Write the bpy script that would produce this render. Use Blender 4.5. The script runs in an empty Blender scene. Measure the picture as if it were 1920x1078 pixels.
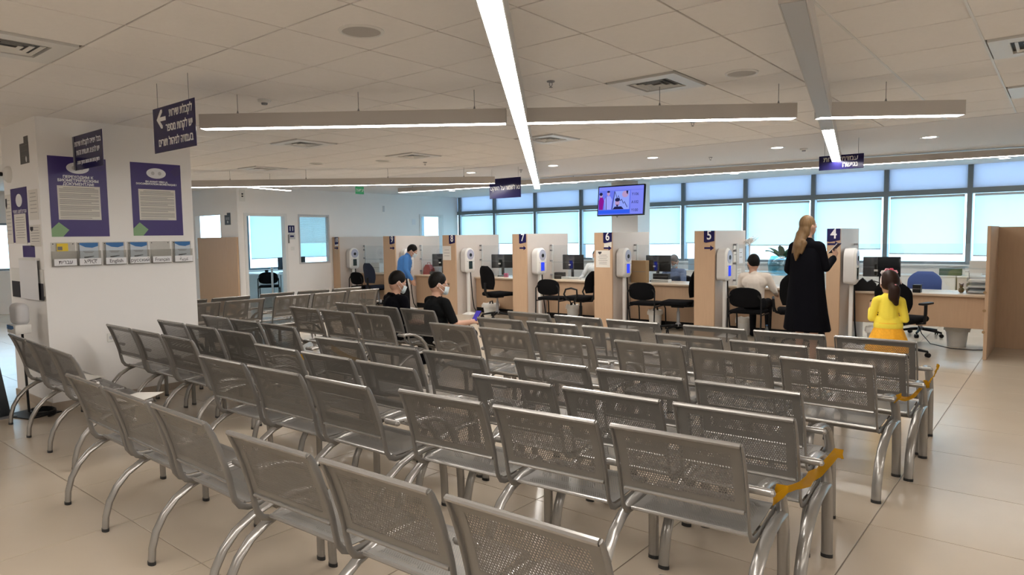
import bpy, bmesh, math, random
import numpy as np
from mathutils import Vector, Matrix
random.seed(7)
PI = math.pi
S = bpy.context.scene
COL = S.collection

# ------------------------------------------------------------------ camera
cam_d = bpy.data.cameras.new('camera'); cam = bpy.data.objects.new('camera', cam_d); COL.objects.link(cam)
cam_d.sensor_width = 36.0; cam_d.lens = 1270.3 / 1920 * 36.0
cam_d.clip_start = 0.05; cam_d.clip_end = 200
_p, _r, _y = math.radians(4.2537), math.radians(0.7717), math.radians(39.3924)
cam.matrix_world = (Matrix.Translation((0, 0, 1.62)) @ Matrix.Rotation(_y, 4, 'Z') @
                    Matrix.Rotation(PI / 2 - _p, 4, 'X') @ Matrix.Rotation(-_r, 4, 'Z'))
S.camera = cam
# ------------------------------------------------------------------ world (bright overcast daylight), exposure
W = bpy.data.worlds.new('daylight'); S.world = W; W.use_nodes = True
bg = W.node_tree.nodes['Background']; bg.inputs[0].default_value = (0.52, 0.81, 1.0, 1); bg.inputs[1].default_value = 3.1
S.view_settings.view_transform = 'Standard'; S.view_settings.look = 'None'
S.view_settings.exposure = 0.92; S.view_settings.gamma = 1.0; S.view_settings.use_curve_mapping = False
LAMP = 22.0          # radiance of the lit pendant diffusers

# ------------------------------------------------------------------ materials
MATS = {}
def mat(name, col, rough=0.5, metal=0.0, noise=0.0, scale=8.0, bump=0.0, stretch=None, emit=0.0, spec=0.5, coat=0.0):
    if name in MATS: return MATS[name]
    m = bpy.data.materials.new(name); m.use_nodes = True; MATS[name] = m
    nt = m.node_tree; b = nt.nodes['Principled BSDF']
    c = (col[0], col[1], col[2], 1)
    b.inputs['Base Color'].default_value = c
    b.inputs['Roughness'].default_value = rough; b.inputs['Metallic'].default_value = metal
    b.inputs['Specular IOR Level'].default_value = spec
    if coat: b.inputs['Coat Weight'].default_value = coat
    if emit:
        b.inputs['Emission Color'].default_value = c; b.inputs['Emission Strength'].default_value = emit
    if noise or bump:
        tc = nt.nodes.new('ShaderNodeTexCoord'); mp = nt.nodes.new('ShaderNodeMapping'); nz = nt.nodes.new('ShaderNodeTexNoise')
        nz.inputs['Scale'].default_value = scale; nz.inputs['Detail'].default_value = 4
        if stretch: mp.inputs['Scale'].default_value = stretch
        nt.links.new(tc.outputs['Object'], mp.inputs[0]); nt.links.new(mp.outputs[0], nz.inputs['Vector'])
        if noise:
            mx = nt.nodes.new('ShaderNodeMix'); mx.data_type = 'RGBA'
            mx.inputs[6].default_value = tuple(max(0, v * (1 - noise)) for v in col) + (1,)
            mx.inputs[7].default_value = tuple(min(1, v * (1 + noise)) for v in col) + (1,)
            nt.links.new(nz.outputs['Fac'], mx.inputs[0]); nt.links.new(mx.outputs[2], b.inputs['Base Color'])
        if bump:
            bp = nt.nodes.new('ShaderNodeBump'); bp.inputs['Strength'].default_value = bump; bp.inputs['Distance'].default_value = 0.01
            nt.links.new(nz.outputs['Fac'], bp.inputs['Height']); nt.links.new(bp.outputs[0], b.inputs['Normal'])
    return m
def emis(name, col, strength):
    if name in MATS: return MATS[name]
    m = bpy.data.materials.new(name); m.use_nodes = True; MATS[name] = m
    nt = m.node_tree; nt.nodes.remove(nt.nodes['Principled BSDF'])
    e = nt.nodes.new('ShaderNodeEmission'); e.inputs[0].default_value = (*col, 1); e.inputs[1].default_value = strength
    nt.links.new(e.outputs[0], nt.nodes['Material Output'].inputs[0]); return m
def glass(name, tint=(0.93, 0.97, 1.0), fac=0.08, rough=0.02):
    if name in MATS: return MATS[name]
    m = bpy.data.materials.new(name); m.use_nodes = True; MATS[name] = m
    nt = m.node_tree; nt.nodes.remove(nt.nodes['Principled BSDF'])
    t = nt.nodes.new('ShaderNodeBsdfTransparent'); t.inputs[0].default_value = (*tint, 1)
    g = nt.nodes.new('ShaderNodeBsdfGlossy'); g.inputs['Roughness'].default_value = rough
    x = nt.nodes.new('ShaderNodeMixShader'); x.inputs[0].default_value = fac
    nt.links.new(t.outputs[0], x.inputs[1]); nt.links.new(g.outputs[0], x.inputs[2])
    nt.links.new(x.outputs[0], nt.nodes['Material Output'].inputs[0]); return m
def translucent(name, col, tcol, fac, clear=0.0):
    if name in MATS: return MATS[name]
    m = bpy.data.materials.new(name); m.use_nodes = True; MATS[name] = m
    nt = m.node_tree; nt.nodes.remove(nt.nodes['Principled BSDF'])
    d = nt.nodes.new('ShaderNodeBsdfDiffuse'); d.inputs[0].default_value = (*col, 1)
    t = nt.nodes.new('ShaderNodeBsdfTranslucent'); t.inputs[0].default_value = (*tcol, 1)
    x = nt.nodes.new('ShaderNodeMixShader'); x.inputs[0].default_value = fac
    nt.links.new(d.outputs[0], x.inputs[1]); nt.links.new(t.outputs[0], x.inputs[2])
    out = x.outputs[0]
    if clear:
        tr = nt.nodes.new('ShaderNodeBsdfTransparent'); y = nt.nodes.new('ShaderNodeMixShader'); y.inputs[0].default_value = clear
        nt.links.new(out, y.inputs[1]); nt.links.new(tr.outputs[0], y.inputs[2]); out = y.outputs[0]
    nt.links.new(out, nt.nodes['Material Output'].inputs[0]); return m
def perforated(name, base, ax, lo, hi, halfw):
    """sheet metal with a staggered field of punched holes; ax = second axis of the sheet in object space"""
    if name in MATS: return MATS[name]
    src = base.copy(); src.name = name; MATS[name] = src
    nt = src.node_tree; b = nt.nodes['Principled BSDF']; N = nt.nodes.new; L = nt.links.new
    s, r = 0.0115, 0.0039
    tc = N('ShaderNodeTexCoord'); sp = N('ShaderNodeSeparateXYZ'); L(tc.outputs['Object'], sp.inputs[0])
    def mth(op, a, v=None):
        n = N('ShaderNodeMath'); n.operation = op
        for i, q in enumerate((a, v)):
            if q is None: continue
            if isinstance(q, (int, float)): n.inputs[i].default_value = q
            else: L(q, n.inputs[i])
        return n.outputs[0]
    X, Z = sp.outputs[0], sp.outputs[ax]
    def cell(o):
        u = mth('MULTIPLY', mth('SUBTRACT', mth('FRACT', mth('ADD', mth('DIVIDE', X, s), 50 + o)), 0.5), s)
        v = mth('MULTIPLY', mth('SUBTRACT', mth('FRACT', mth('ADD', mth('DIVIDE', Z, s * 1.732), 50 + o)), 0.5), s * 1.732)
        return mth('ADD', mth('MULTIPLY', u, u), mth('MULTIPLY', v, v))
    hole = mth('LESS_THAN', mth('MINIMUM', cell(0.0), cell(0.5)), r * r)
    mask = mth('MULTIPLY', mth('LESS_THAN', mth('ABSOLUTE', X), halfw), mth('MULTIPLY', mth('GREATER_THAN', Z, lo), mth('LESS_THAN', Z, hi)))
    fac = mth('MULTIPLY', hole, mask)
    tr = N('ShaderNodeBsdfTransparent'); mx = N('ShaderNodeMixShader')
    L(fac, mx.inputs[0]); L(b.outputs[0], mx.inputs[1]); L(tr.outputs[0], mx.inputs[2]); L(mx.outputs[0], nt.nodes['Material Output'].inputs[0])
    return src

M_tile = mat('floor_tile', (0.50, 0.42, 0.33), 0.22, noise=0.05, scale=2.5, spec=0.45)
M_grout = mat('grout', (0.26, 0.215, 0.17), 0.8)
M_ctile = mat('ceiling_tile', (0.885, 0.855, 0.825), 0.9, noise=0.03, scale=30)
M_cgrid = mat('ceiling_grid', (0.20, 0.17, 0.145), 0.7)
M_gyps = mat('gypsum', (0.76, 0.74, 0.73), 0.85)
M_wall = mat('wall_paint', (0.88, 0.86, 0.84), 0.75, noise=0.02, scale=3)
M_wood = mat('beech_laminate', (0.53, 0.365, 0.24), 0.45, spec=0.25, noise=0.07, scale=6, stretch=(6, 6, 0.6))
M_side = mat('pale_cool_lit_laminate', (0.57, 0.505, 0.455), 0.5, noise=0.03, scale=5)  # partition sides: the beech laminate with cool window light put into its colour
M_desk = mat('desk_top', (0.58, 0.46, 0.34), 0.35)
M_steel = mat('silver_paint', (0.205, 0.193, 0.178), 0.36, metal=0.45, noise=0.06, scale=14)
M_leg = mat('silver_tube', (0.335, 0.318, 0.298), 0.25, metal=0.6, noise=0.05, scale=10)
M_pback = perforated('perforated_back', M_steel, 2, 0.55, 0.775, 0.225)
M_pseat = perforated('perforated_seat', M_steel, 1, 0.24, 0.53, 0.225)
M_rub = mat('black_rubber', (0.02, 0.02, 0.02), 0.7)
M_black = mat('black_plastic', (0.009, 0.009, 0.010), 0.45, spec=.2)
M_fab = mat('black_fabric', (0.006, 0.006, 0.007), 0.9, spec=.08)
M_white = mat('white_plastic', (0.78, 0.77, 0.74), 0.4)
M_alu = mat('lamp_housing', (0.55, 0.52, 0.49), 0.5, metal=0.1)
M_unlit = mat('unlit_diffuser', (0.45, 0.45, 0.45), 0.5)
M_lit = emis('lit_diffuser', (1.0, 0.955, 0.90), LAMP)
M_down = emis('downlight_glow', (1.0, 0.95, 0.88), 9.0)
M_navy = mat('navy_print', (0.018, 0.016, 0.085), 0.16, spec=0.22)
M_purple = mat('purple_print', (0.042, 0.022, 0.165), 0.35)
M_green = mat('green_print', (0.24, 0.40, 0.21), 0.5)
M_paper = mat('paper', (0.74, 0.71, 0.66), 0.8)
M_ink = mat('grey_ink', (0.22, 0.21, 0.21), 0.8)
M_dink = mat('dark_ink', (0.03, 0.03, 0.04), 0.8)
M_wprint = mat('white_print', (0.82, 0.82, 0.84), 0.6)
M_blue = mat('blue_print', (0.03, 0.16, 0.42), 0.5)
M_yel = mat('yellow_print', (0.85, 0.62, 0.04), 0.5)
M_frame = mat('grey_window_frame', (0.17, 0.205, 0.225), 0.45)
M_glass = glass('window_glass')
M_acr = glass('acrylic', (0.95, 0.97, 0.98), 0.07, 0.03)
M_holder = glass('clear_holder', (0.93, 0.93, 0.92), 0.10, 0.15)
M_blind = translucent('roller_blind_fabric', (0.84, 0.86, 0.88), (0.86, 0.95, 0.93), 0.55)
M_upper = translucent('frosted_panel', (0.80, 0.82, 0.86), (0.70, 0.74, 0.86), 0.40)
M_door = mat('door_paint', (0.78, 0.77, 0.75), 0.5)
M_skin = mat('skin', (0.46, 0.265, 0.185), 0.55, spec=.3)
M_hair = mat('dark_hair', (0.006, 0.005, 0.0045), 0.55, noise=0.4, scale=60, spec=.12)
M_mask = mat('mask_fabric', (0.62, 0.72, 0.76), 0.8)
M_tape = translucent('yellow_tape', (0.50, 0.275, 0.012), (0.62, 0.34, 0.015), 0.45, 0.25)
M_card = mat('cardboard', (0.36, 0.235, 0.12), 0.8)
M_chrome = mat('chrome', (0.6, 0.6, 0.6), 0.15, metal=1.0)
M_grey = mat('mid_grey', (0.25, 0.25, 0.26), 0.5)
M_lgrey = mat('light_grey', (0.55, 0.55, 0.56), 0.5)

# ------------------------------------------------------------------ mesh building
class MB:
    def __init__(s): s.v = []; s.f = []; s.mi = []
    def add(s, vs, fs, m=0):
        o = len(s.v); s.v += [tuple(v) for v in vs]; s.f += [tuple(i + o for i in f) for f in fs]; s.mi += [m] * len(fs); return s
    def box(s, x0, x1, y0, y1, z0, z1, m=0, M=None):
        vs = [(x, y, z) for x in (x0, x1) for y in (y0, y1) for z in (z0, z1)]
        if M is not None: vs = [M @ Vector(v) for v in vs]
        return s.add(vs, [(0, 1, 3, 2), (4, 6, 7, 5), (0, 4, 5, 1), (2, 3, 7, 6), (0, 2, 6, 4), (1, 5, 7, 3)], m)
    def rbox(s, x0, x1, y0, y1, z0, z1, b=0.01, seg=2, m=0, M=None):
        bm = bmesh.new(); bmesh.ops.create_cube(bm, size=1)
        for v in bm.verts:
            v.co = Vector(((x0 + x1) / 2 + v.co.x * (x1 - x0), (y0 + y1) / 2 + v.co.y * (y1 - y0), (z0 + z1) / 2 + v.co.z * (z1 - z0)))
        bmesh.ops.bevel(bm, geom=bm.edges[:], offset=b, segments=seg, profile=0.5, affect='EDGES')
        vs = [v.co.copy() for v in bm.verts]; bm.verts.index_update()
        if M is not None: vs = [M @ v for v in vs]
        s.add(vs, [[v.index for v in f.verts] for f in bm.faces], m); bm.free(); return s
    def tube(s, path, r, n=8, m=0, caps=True, flat=None):
        """r: radius or list; flat=(axis, factor) widens the ring along a fixed axis"""
        P = [Vector(p) for p in path]; k = len(P)
        R = r if isinstance(r, (list, tuple)) else [r] * k
        vs = []; up = None
        for i in range(k):
            t = (P[min(i + 1, k - 1)] - P[max(i - 1, 0)]).normalized()
            if flat:
                a = Vector(flat[0]); bb = t.cross(a).normalized()
                ra, rb = R[i] * flat[1], R[i]
            else:
                if up is None: up = Vector((0, 0, 1)) if abs(t.z) < 0.9 else Vector((1, 0, 0))
                a = (up - t * up.dot(t)).normalized(); up = a; bb = t.cross(a); ra = rb = R[i]
            for j in range(n):
                q = 2 * PI * j / n
                vs.append(P[i] + a * (ra * math.cos(q)) + bb * (rb * math.sin(q)))
        fs = [(i * n + j, i * n + (j + 1) % n, (i + 1) * n + (j + 1) % n, (i + 1) * n + j) for i in range(k - 1) for j in range(n)]
        if caps: fs += [tuple(range(n - 1, -1, -1)), tuple((k - 1) * n + j for j in range(n))]
        return s.add(vs, fs, m)
    def lathe(s, prof, n=16, c=(0, 0, 0), m=0, M=None):
        vs = []; k = len(prof)
        for (r, z) in prof:
            for j in range(n):
                q = 2 * PI * j / n; vs.append(Vector((c[0] + r * math.cos(q), c[1] + r * math.sin(q), c[2] + z)))
        if M is not None: vs = [M @ v for v in vs]
        fs = [(i * n + j, i * n + (j + 1) % n, (i + 1) * n + (j + 1) % n, (i + 1) * n + j) for i in range(k - 1) for j in range(n)]
        if prof[0][0] > 1e-6: fs.append(tuple(range(n - 1, -1, -1)))
        if prof[-1][0] > 1e-6: fs.append(tuple((k - 1) * n + j for j in range(n)))
        return s.add(vs, fs, m)
    def prism(s, pts, y0, y1, m=0, M=None):
        """polygon in XZ extruded along Y"""
        n = len(pts); vs = [Vector((x, y0, z)) for x, z in pts] + [Vector((x, y1, z)) for x, z in pts]
        if M is not None: vs = [M @ v for v in vs]
        return s.add(vs, [tuple(range(n)), tuple(range(2 * n - 1, n - 1, -1))] + [(i, i + n, (i + 1) % n + n, (i + 1) % n) for i in range(n)], m)
    def ball(s, c, r, n=12, m=0, M=None):
        rx, ry, rz = r if isinstance(r, (tuple, list)) else (r, r, r)
        vs = []; fs = []; k = n // 2
        for i in range(k + 1):
            a = PI * i / k
            for j in range(n):
                q = 2 * PI * j / n
                vs.append(Vector((c[0] + rx * math.sin(a) * math.cos(q), c[1] + ry * math.sin(a) * math.sin(q), c[2] + rz * math.cos(a))))
        if M is not None: vs = [M @ v for v in vs]
        fs = [(i * n + j, (i + 1) * n + j, (i + 1) * n + (j + 1) % n, i * n + (j + 1) % n) for i in range(k) for j in range(n)]
        return s.add(vs, fs, m)
    def sheet(s, prof, x0, x1, t=0.003, m=0):
        """profile in YZ swept along X, with thickness"""
        k = len(prof); vs = []
        for i in range(k):
            a = Vector(prof[max(i - 1, 0)]); b = Vector(prof[min(i + 1, k - 1)]); d = (b - a).normalized(); nrm = Vector((-d.y, d.x)) * t
            p = Vector(prof[i])
            for x in (x0, x1):
                vs.append((x, p.x, p.y)); vs.append((x, p.x + nrm.x, p.y + nrm.y))
        fs = []
        for i in range(k - 1):
            o = 4 * i; q = o + 4
            fs += [(o, o + 2, q + 2, q), (o + 1, q + 1, q + 3, o + 3), (o, q, q + 1, o + 1), (o + 2, o + 3, q + 3, q + 2)]
        fs += [(0, 1, 3, 2), (4 * k - 4, 4 * k - 2, 4 * k - 1, 4 * k - 3)]
        return s.add(vs, fs, m)
    def mesh(s, name, mats, smooth=False):
        me = bpy.data.meshes.new(name); me.from_pydata([tuple(v) for v in s.v], [], s.f)
        for q in (mats if isinstance(mats, (list, tuple)) else [mats]): me.materials.append(q)
        if any(s.mi): me.polygons.foreach_set('material_index', s.mi)
        bm = bmesh.new(); bm.from_mesh(me); bmesh.ops.recalc_face_normals(bm, faces=bm.faces); bm.to_mesh(me); bm.free()
        if smooth:
            me.polygons.foreach_set('use_smooth', [True] * len(me.polygons))
            try: me.set_sharp_from_angle(angle=math.radians(40))
            except Exception: pass
        me.update(); return me
    def build(s, name, mats, parent=None, smooth=False, loc=None, rotz=None):
        o = bpy.data.objects.new(name, s.mesh(name, mats, smooth)); COL.objects.link(o)
        if parent: o.parent = parent
        if loc: o.location = loc
        if rotz: o.rotation_euler = (0, 0, rotz)
        return o
def link(name, me, parent=None, loc=None, rot=None):
    o = bpy.data.objects.new(name, me); COL.objects.link(o)
    if parent: o.parent = parent
    if loc: o.location = loc
    if rot: o.rotation_euler = rot
    return o
def tag(o, label, cat, group=None):
    o['label'] = label; o['category'] = cat
    if group: o['group'] = group
    return o
def thing(name, label, cat, loc=(0, 0, 0), rotz=0.0, group=None):
    o = bpy.data.objects.new(name, None); COL.objects.link(o); o.empty_display_size = 0.1
    o.location = loc; o.rotation_euler = (0, 0, rotz); return tag(o, label, cat, group)
def struct(o): o['kind'] = 'structure'; return o
def copy_tree(root, loc, rotz, label, group=None, parent=None):
    c = root.copy(); COL.objects.link(c); c.parent = parent
    if parent is None:
        c.location = loc; c.rotation_euler = (0, 0, rotz); c['label'] = label
        if group: c['group'] = group
    for ch in list(root.children): copy_tree(ch, None, None, None, None, c)
    return c
def text(s, size, m, parent, loc, rot, rtl=False, align='CENTER', name='lettering', bold=0.0, squash=1.0):
    cu = bpy.data.curves.new(name, 'FONT'); cu.body = s[::-1] if rtl else s
    cu.size = size; cu.align_x = align; cu.align_y = 'CENTER'; cu.extrude = 0.0008; cu.offset = bold; cu.resolution_u = 3
    t = bpy.data.objects.new(name, cu); COL.objects.link(t)
    me = bpy.data.meshes.new_from_object(t.evaluated_get(bpy.context.evaluated_depsgraph_get()))
    bpy.data.objects.remove(t); bpy.data.curves.remove(cu)
    me.materials.clear(); me.materials.append(m); me.name = name
    o = link(name, me, parent, loc, rot); o.scale = (squash, 1, 1); return o
FRONT = (PI / 2, 0, 0)           # reads from -Y
EAST = (PI / 2, 0, PI / 2)       # reads from +X
def arrow(w, h, right=True):
    a = [(-w / 2, -h * .17), (w * .12, -h * .17), (w * .12, -h / 2), (w / 2, 0), (w * .12, h / 2), (w * .12, h * .17), (-w / 2, h * .17)]
    return a if right else [(-x, z) for x, z in a]

# ================================================================== SETTING
ZC = 2.82
XL, XR, YB, YW = -19.0, 4.0, -4.0, 14.8          # outer room
XO, YO = -14.23, 7.8                             # office wall corner
XF = -17.6                                       # far side of the offices
# floor -------------------------------------------------------------
floor = struct(MB().box(XL - .1, XR + .1, YB - .1, YW + .1, -0.12, -0.004).build('floor', M_grout))
T = 0.843
tile_me = MB().rbox(-T / 2 + .0028, T / 2 - .0028, -T / 2 + .0028, T / 2 - .0028, -0.004, 0.0, 0.0012, 1).mesh('floor_tile', M_tile)
rest = MB()
fx0, fy0 = -0.80, 4.08
for i in range(-22, 6):
    for j in range(-10, 13):
        x, y = fx0 + (i + .5) * T, fy0 + (j + .5) * T
        if not (XL < x < XR and YB < y < YW): continue
        if -11.0 < x < 1.4 and 0.3 < y < 14.0 and not (x < -8.5 and y < 3.0): link('floor_tile', tile_me, floor, (x, y, 0))
        else: rest.box(x - T / 2 + .002, x + T / 2 - .002, y - T / 2 + .002, y + T / 2 - .002, -0.004, 0.0)
o = rest.build('floor_tile_field', M_tile, floor); o['kind'] = 'stuff'
# ceiling -----------------------------------------------------------
ceil = struct(MB().box(XL - .1, XR + .1, YB - .1, YW + .1, ZC + .012, ZC + .12).build('ceiling', M_cgrid))
SOF = 8.76
MB().box(XL, XR, SOF, YW, ZC - .004, ZC + .012).build('gypsum_board', M_gyps, ceil)
MB().box(XL, XR, SOF - .03, SOF - .004, ZC - .002, ZC + .012).build('edge_trim', M_gyps, ceil)
CX, CY = 0.605, 0.61
vents = {(-1, 6): 0, }
def cell(x, y): return (round((-0.16 - x) / CX), round((y - 1.325) / CY))
vent_at = [(-2.58, 4.985), (0.0, 5.4), (0.0, 7.3), (-7.42, 4.985), (-7.42, 6.815), (-5.0, 1.325), (-5.0, 6.815), (-2.7, 6.95), (-10.5, 4.4), (-10.5, 6.2)]
vcells = {cell(*v) for v in vent_at}
ct_me = MB().rbox(-CX / 2 + .006, CX / 2 - .006, -CY / 2 + .006, CY / 2 - .006, ZC - .002, ZC + .011, .002, 1).mesh('ceiling_tile', M_ctile)
rest = MB(); n = 0
for i in range(-7, 33):
    for j in range(-9, 14):
        x, y = -0.16 - i * CX, 1.325 + j * CY
        y0, y1 = y - CY / 2 + .006, min(y + CY / 2 - .006, SOF - .035)
        if y1 - y0 < .03 or not (XL < x < XR and y > YB): continue
        if (i, j) in vcells: continue
        vis = -11.3 < x < 0.3 and y > 0.9 and -x * 0.02 < y and not (x < -7.0 and y < 2.0) and y < 0.6 * CY + SOF
        if vis and y1 - y0 > CY * .9 and n < 300: link('ceiling_tile', ct_me, ceil, (x, y, 0)); n += 1
        else: rest.box(x - CX / 2 + .006, x + CX / 2 - .006, y0, y1, ZC - .002, ZC + .011)
o = rest.build('ceiling_tile_field', M_ctile, ceil); o['kind'] = 'stuff'
# a few bright T-bars that show beside the aisle
for i, (ya, yb) in ((1, (2.5, SOF - .05)), (0, (3.0, SOF - .05))):
    x = -0.16 - i * CX + CX / 2
    MB().box(x - CX - .007, x - CX + .007, ya, yb, ZC - .006, ZC + .012).build('ceiling_t_bar', M_white, ceil)
# vents: square diffusers with concentric louvres
def vent_proto():
    t = thing('ceiling_vent', '', 'vent')
    a = .285
    f = MB(); w = .11
    for (x0, x1, y0, y1) in ((-a, a, -a, -a + w), (-a, a, a - w, a), (-a, -a + w, -a + w, a - w), (a - w, a, -a + w, a - w)): f.box(x0, x1, y0, y1, -.012, .010)
    f.build('frame', M_white, t)
    MB().box(-a + w, a - w, -a + w, a - w, .006, .0125).build('throat_shade_plate', M_black, t)  # black plate standing in for the shade of a deeper throat
    for k in range(4):
        q = a - w - .022 - k * .046
        if q < .03: break
        sl = MB(); th = .013
        for sx, sy in ((1, 0), (-1, 0), (0, 1), (0, -1)):
            M = Matrix.Rotation(math.atan2(sy, sx), 4, 'Z')
            sl.add([M @ Vector(p) for p in ((q, -q, -.010), (q, q, -.010), (q - th, q - th, .003), (q - th, -q + th, .003), (q - .003, -q, -.010), (q - .003, q, -.010), (q - th - .003, q - th, .003), (q - th - .003, -q + th, .003))],
                   [(0, 1, 2, 3), (7, 6, 5, 4), (0, 4, 5, 1), (3, 2, 6, 7), (0, 3, 7, 4), (1, 5, 6, 2)])
        sl.build('louvre', M_white, t)
    return t
vlab = ['white square air vent above the aisle, just in front of the long pendant lamp', 'white air vent cut by the right edge of the picture, upper of two',
        'white air vent cut by the right edge of the picture, lower of two', 'white air vent below the long pendant lamp, right of the arrow sign',
        'white air vent left of the central lit lamp, near the gypsum ceiling', 'large white air vent at the top left edge of the picture',
        'white air vent just right of the central lit lamp', 'white air vent partly hidden behind the long pendant lamp near the unlit lamp',
        'dark-slotted air vent seen beside the white pillar edge', 'small distant air vent above the far left pendant lamp']
vp = None
for (x, y), lab in zip(vent_at, vlab):
    i, j = cell(x, y); p = (-0.16 - i * CX, 1.325 + j * CY, ZC - .002)
    if vp is None: vp = vent_proto(); vp.location = p; vp['label'] = lab; vp['group'] = 'ceiling air vents'
    else: copy_tree(vp, p, 0, lab, 'ceiling air vents')
# walls -------------------------------------------------------------
struct(MB().box(XR, XR + .15, YB, YW, 0, ZC).build('wall_right', M_wall))
struct(MB().box(XL, XR, YB - .15, YB, 0, ZC).build('wall_behind', M_wall))
wl = MB(); w0, w1, wz0, wz1 = 2.9, 5.0, 1.0, 2.1
wl.box(XL - .15, XL, YB, w0, 0, ZC).box(XL - .15, XL, w1, YO, 0, ZC).box(XL - .15, XL, w0, w1, 0, wz0).box(XL - .15, XL, w0, w1, wz1, ZC)
struct(wl.build('wall_left', M_wall))
def flat_window(name, X, y0, y1, z0, z1, nx, blind=None):
    w = struct(MB().box(X - .1, X - .09, y0 + .03, y1 - .03, z0 + .03, z1 - .03).build(name, M_glass))
    f = MB(); f.box(X - .12, X - .06, y0, y1, z0, z0 + .05).box(X - .12, X - .06, y0, y1, z1 - .05, z1)
    for k in range(nx + 1):
        yy = y0 + (y1 - y0 - .05) * k / nx; f.box(X - .12, X - .06, yy, yy + .05, z0 + .05, z1 - .05)
    f.build('window_frame', M_frame, w); return w
flat_window('window_1', XL, w0, w1, wz0, wz1, 3)
# wall facing the seats at the far left (Y = 7.8) with a serving opening
op = (-16.2, -15.0, 1.2, 2.22)
wn = MB().box(XL, op[0], YO, YO + .12, 0, ZC).box(op[1], XO - .12, YO, YO + .12, 0, ZC).box(op[0], op[1], YO, YO + .12, 0, op[2]).box(op[0], op[1], YO, YO + .12, op[3], ZC)
struct(wn.build('wall_north', M_wall))
# office wall (X = -14.23) with door 11, blind window, far door
D1, D2, WN = (8.0, 8.96, 0, 2.18), (13.3, 14.12, 0, 2.24), (9.33, 10.19, 1.05, 2.22)
wo = MB(); a = XO - .12
for y0, y1, z0, z1 in ((YO, D1[0], 0, ZC), (D1[0], D1[1], D1[3], ZC), (D1[1], WN[0], 0, ZC), (WN[0], WN[1], 0, WN[2]), (WN[0], WN[1], WN[3], ZC), (WN[1], D2[0], 0, ZC), (D2[0], D2[1], D2[3], ZC), (D2[1], YW, 0, ZC)):
    wo.box(a, XO, y0, y1, z0, z1)
struct(wo.build('wall_office', M_wall))
for k, d in enumerate((D1, D2)):
    f = MB(); e = .006; f.box(XO - .14, XO + .015, d[0] - .06, d[0] + e, 0, d[3] + .06).box(XO - .14, XO + .015, d[1] - e, d[1] + .06, 0, d[3] + .06).box(XO - .14, XO + .015, d[0] + e, d[1] - e, d[3] - e, d[3] + .06)
    dr = struct(f.build('door_%d' % (k + 1), M_door))
    if k == 0:   # leaf swung into the office
        MB().box(XO - 1.0, XO - .15, d[0] - .07, d[0] - .03, 0.01, d[3] - .01).build('door_leaf', M_door, dr)
        MB().box(XO - .02, XO + .03, d[1] + .075, d[1] + .1, 1.55, 1.75).build('hinge_cover', M_grey, dr)
    else:
        MB().box(XO - .95, XO - .15, d[0] + .02, d[0] + .06, 0.01, d[3] - .01).build('door_leaf', M_door, dr)
w = struct(MB().box(XO - .085, XO - .08, WN[0] + .03, WN[1] - .03, WN[2] + .03, WN[3] - .03).build('window_2', M_glass))
f = MB()
for y0, y1, z0, z1 in ((WN[0] - .01, WN[1] + .01, WN[2] - .01, WN[2] + .03), (WN[0] - .01, WN[1] + .01, WN[3] - .03, WN[3] + .01), (WN[0] - .01, WN[0] + .03, WN[2] + .03, WN[3] - .03), (WN[1] - .03, WN[1] + .01, WN[2] + .03, WN[3] - .03)): f.box(XO - .1, XO + .01, y0, y1, z0, z1)
f.build('window_frame', M_lgrey, w)
# outer office wall with strip window
oy0, oy1, oz0, oz1 = 8.55, 14.2, 0.80, 2.45
wf = MB().box(XF - .15, XF, YO, oy0, 0, ZC).box(XF - .15, XF, oy1, YW, 0, ZC).box(XF - .15, XF, oy0, oy1, 0, oz0).box(XF - .15, XF, oy0, oy1, oz1, ZC)
struct(wf.build('wall_office_far', M_wall))
flat_window('window_3', XF, oy0, oy1, oz0, oz1, 4)
for k in range(1, 4):
    ya, yb = oy0 + (oy1 - oy0) * k / 4 + .06, oy0 + (oy1 - oy0) * (k + 1) / 4 - .04
    b = tag(MB().box(XF - .03, XF - .028, ya, yb, 1.12, oz1 - .03).build('roller_blind', M_blind), 'white roller blind in the back office, ' + ('seen through the open door', 'seen behind the slatted blind', 'seen through the far office door')[k - 1], 'blind')
    MB().box(XF - .04, XF - .02, ya, yb, 1.10, 1.12).build('bottom_bar', M_lgrey, b)
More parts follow.
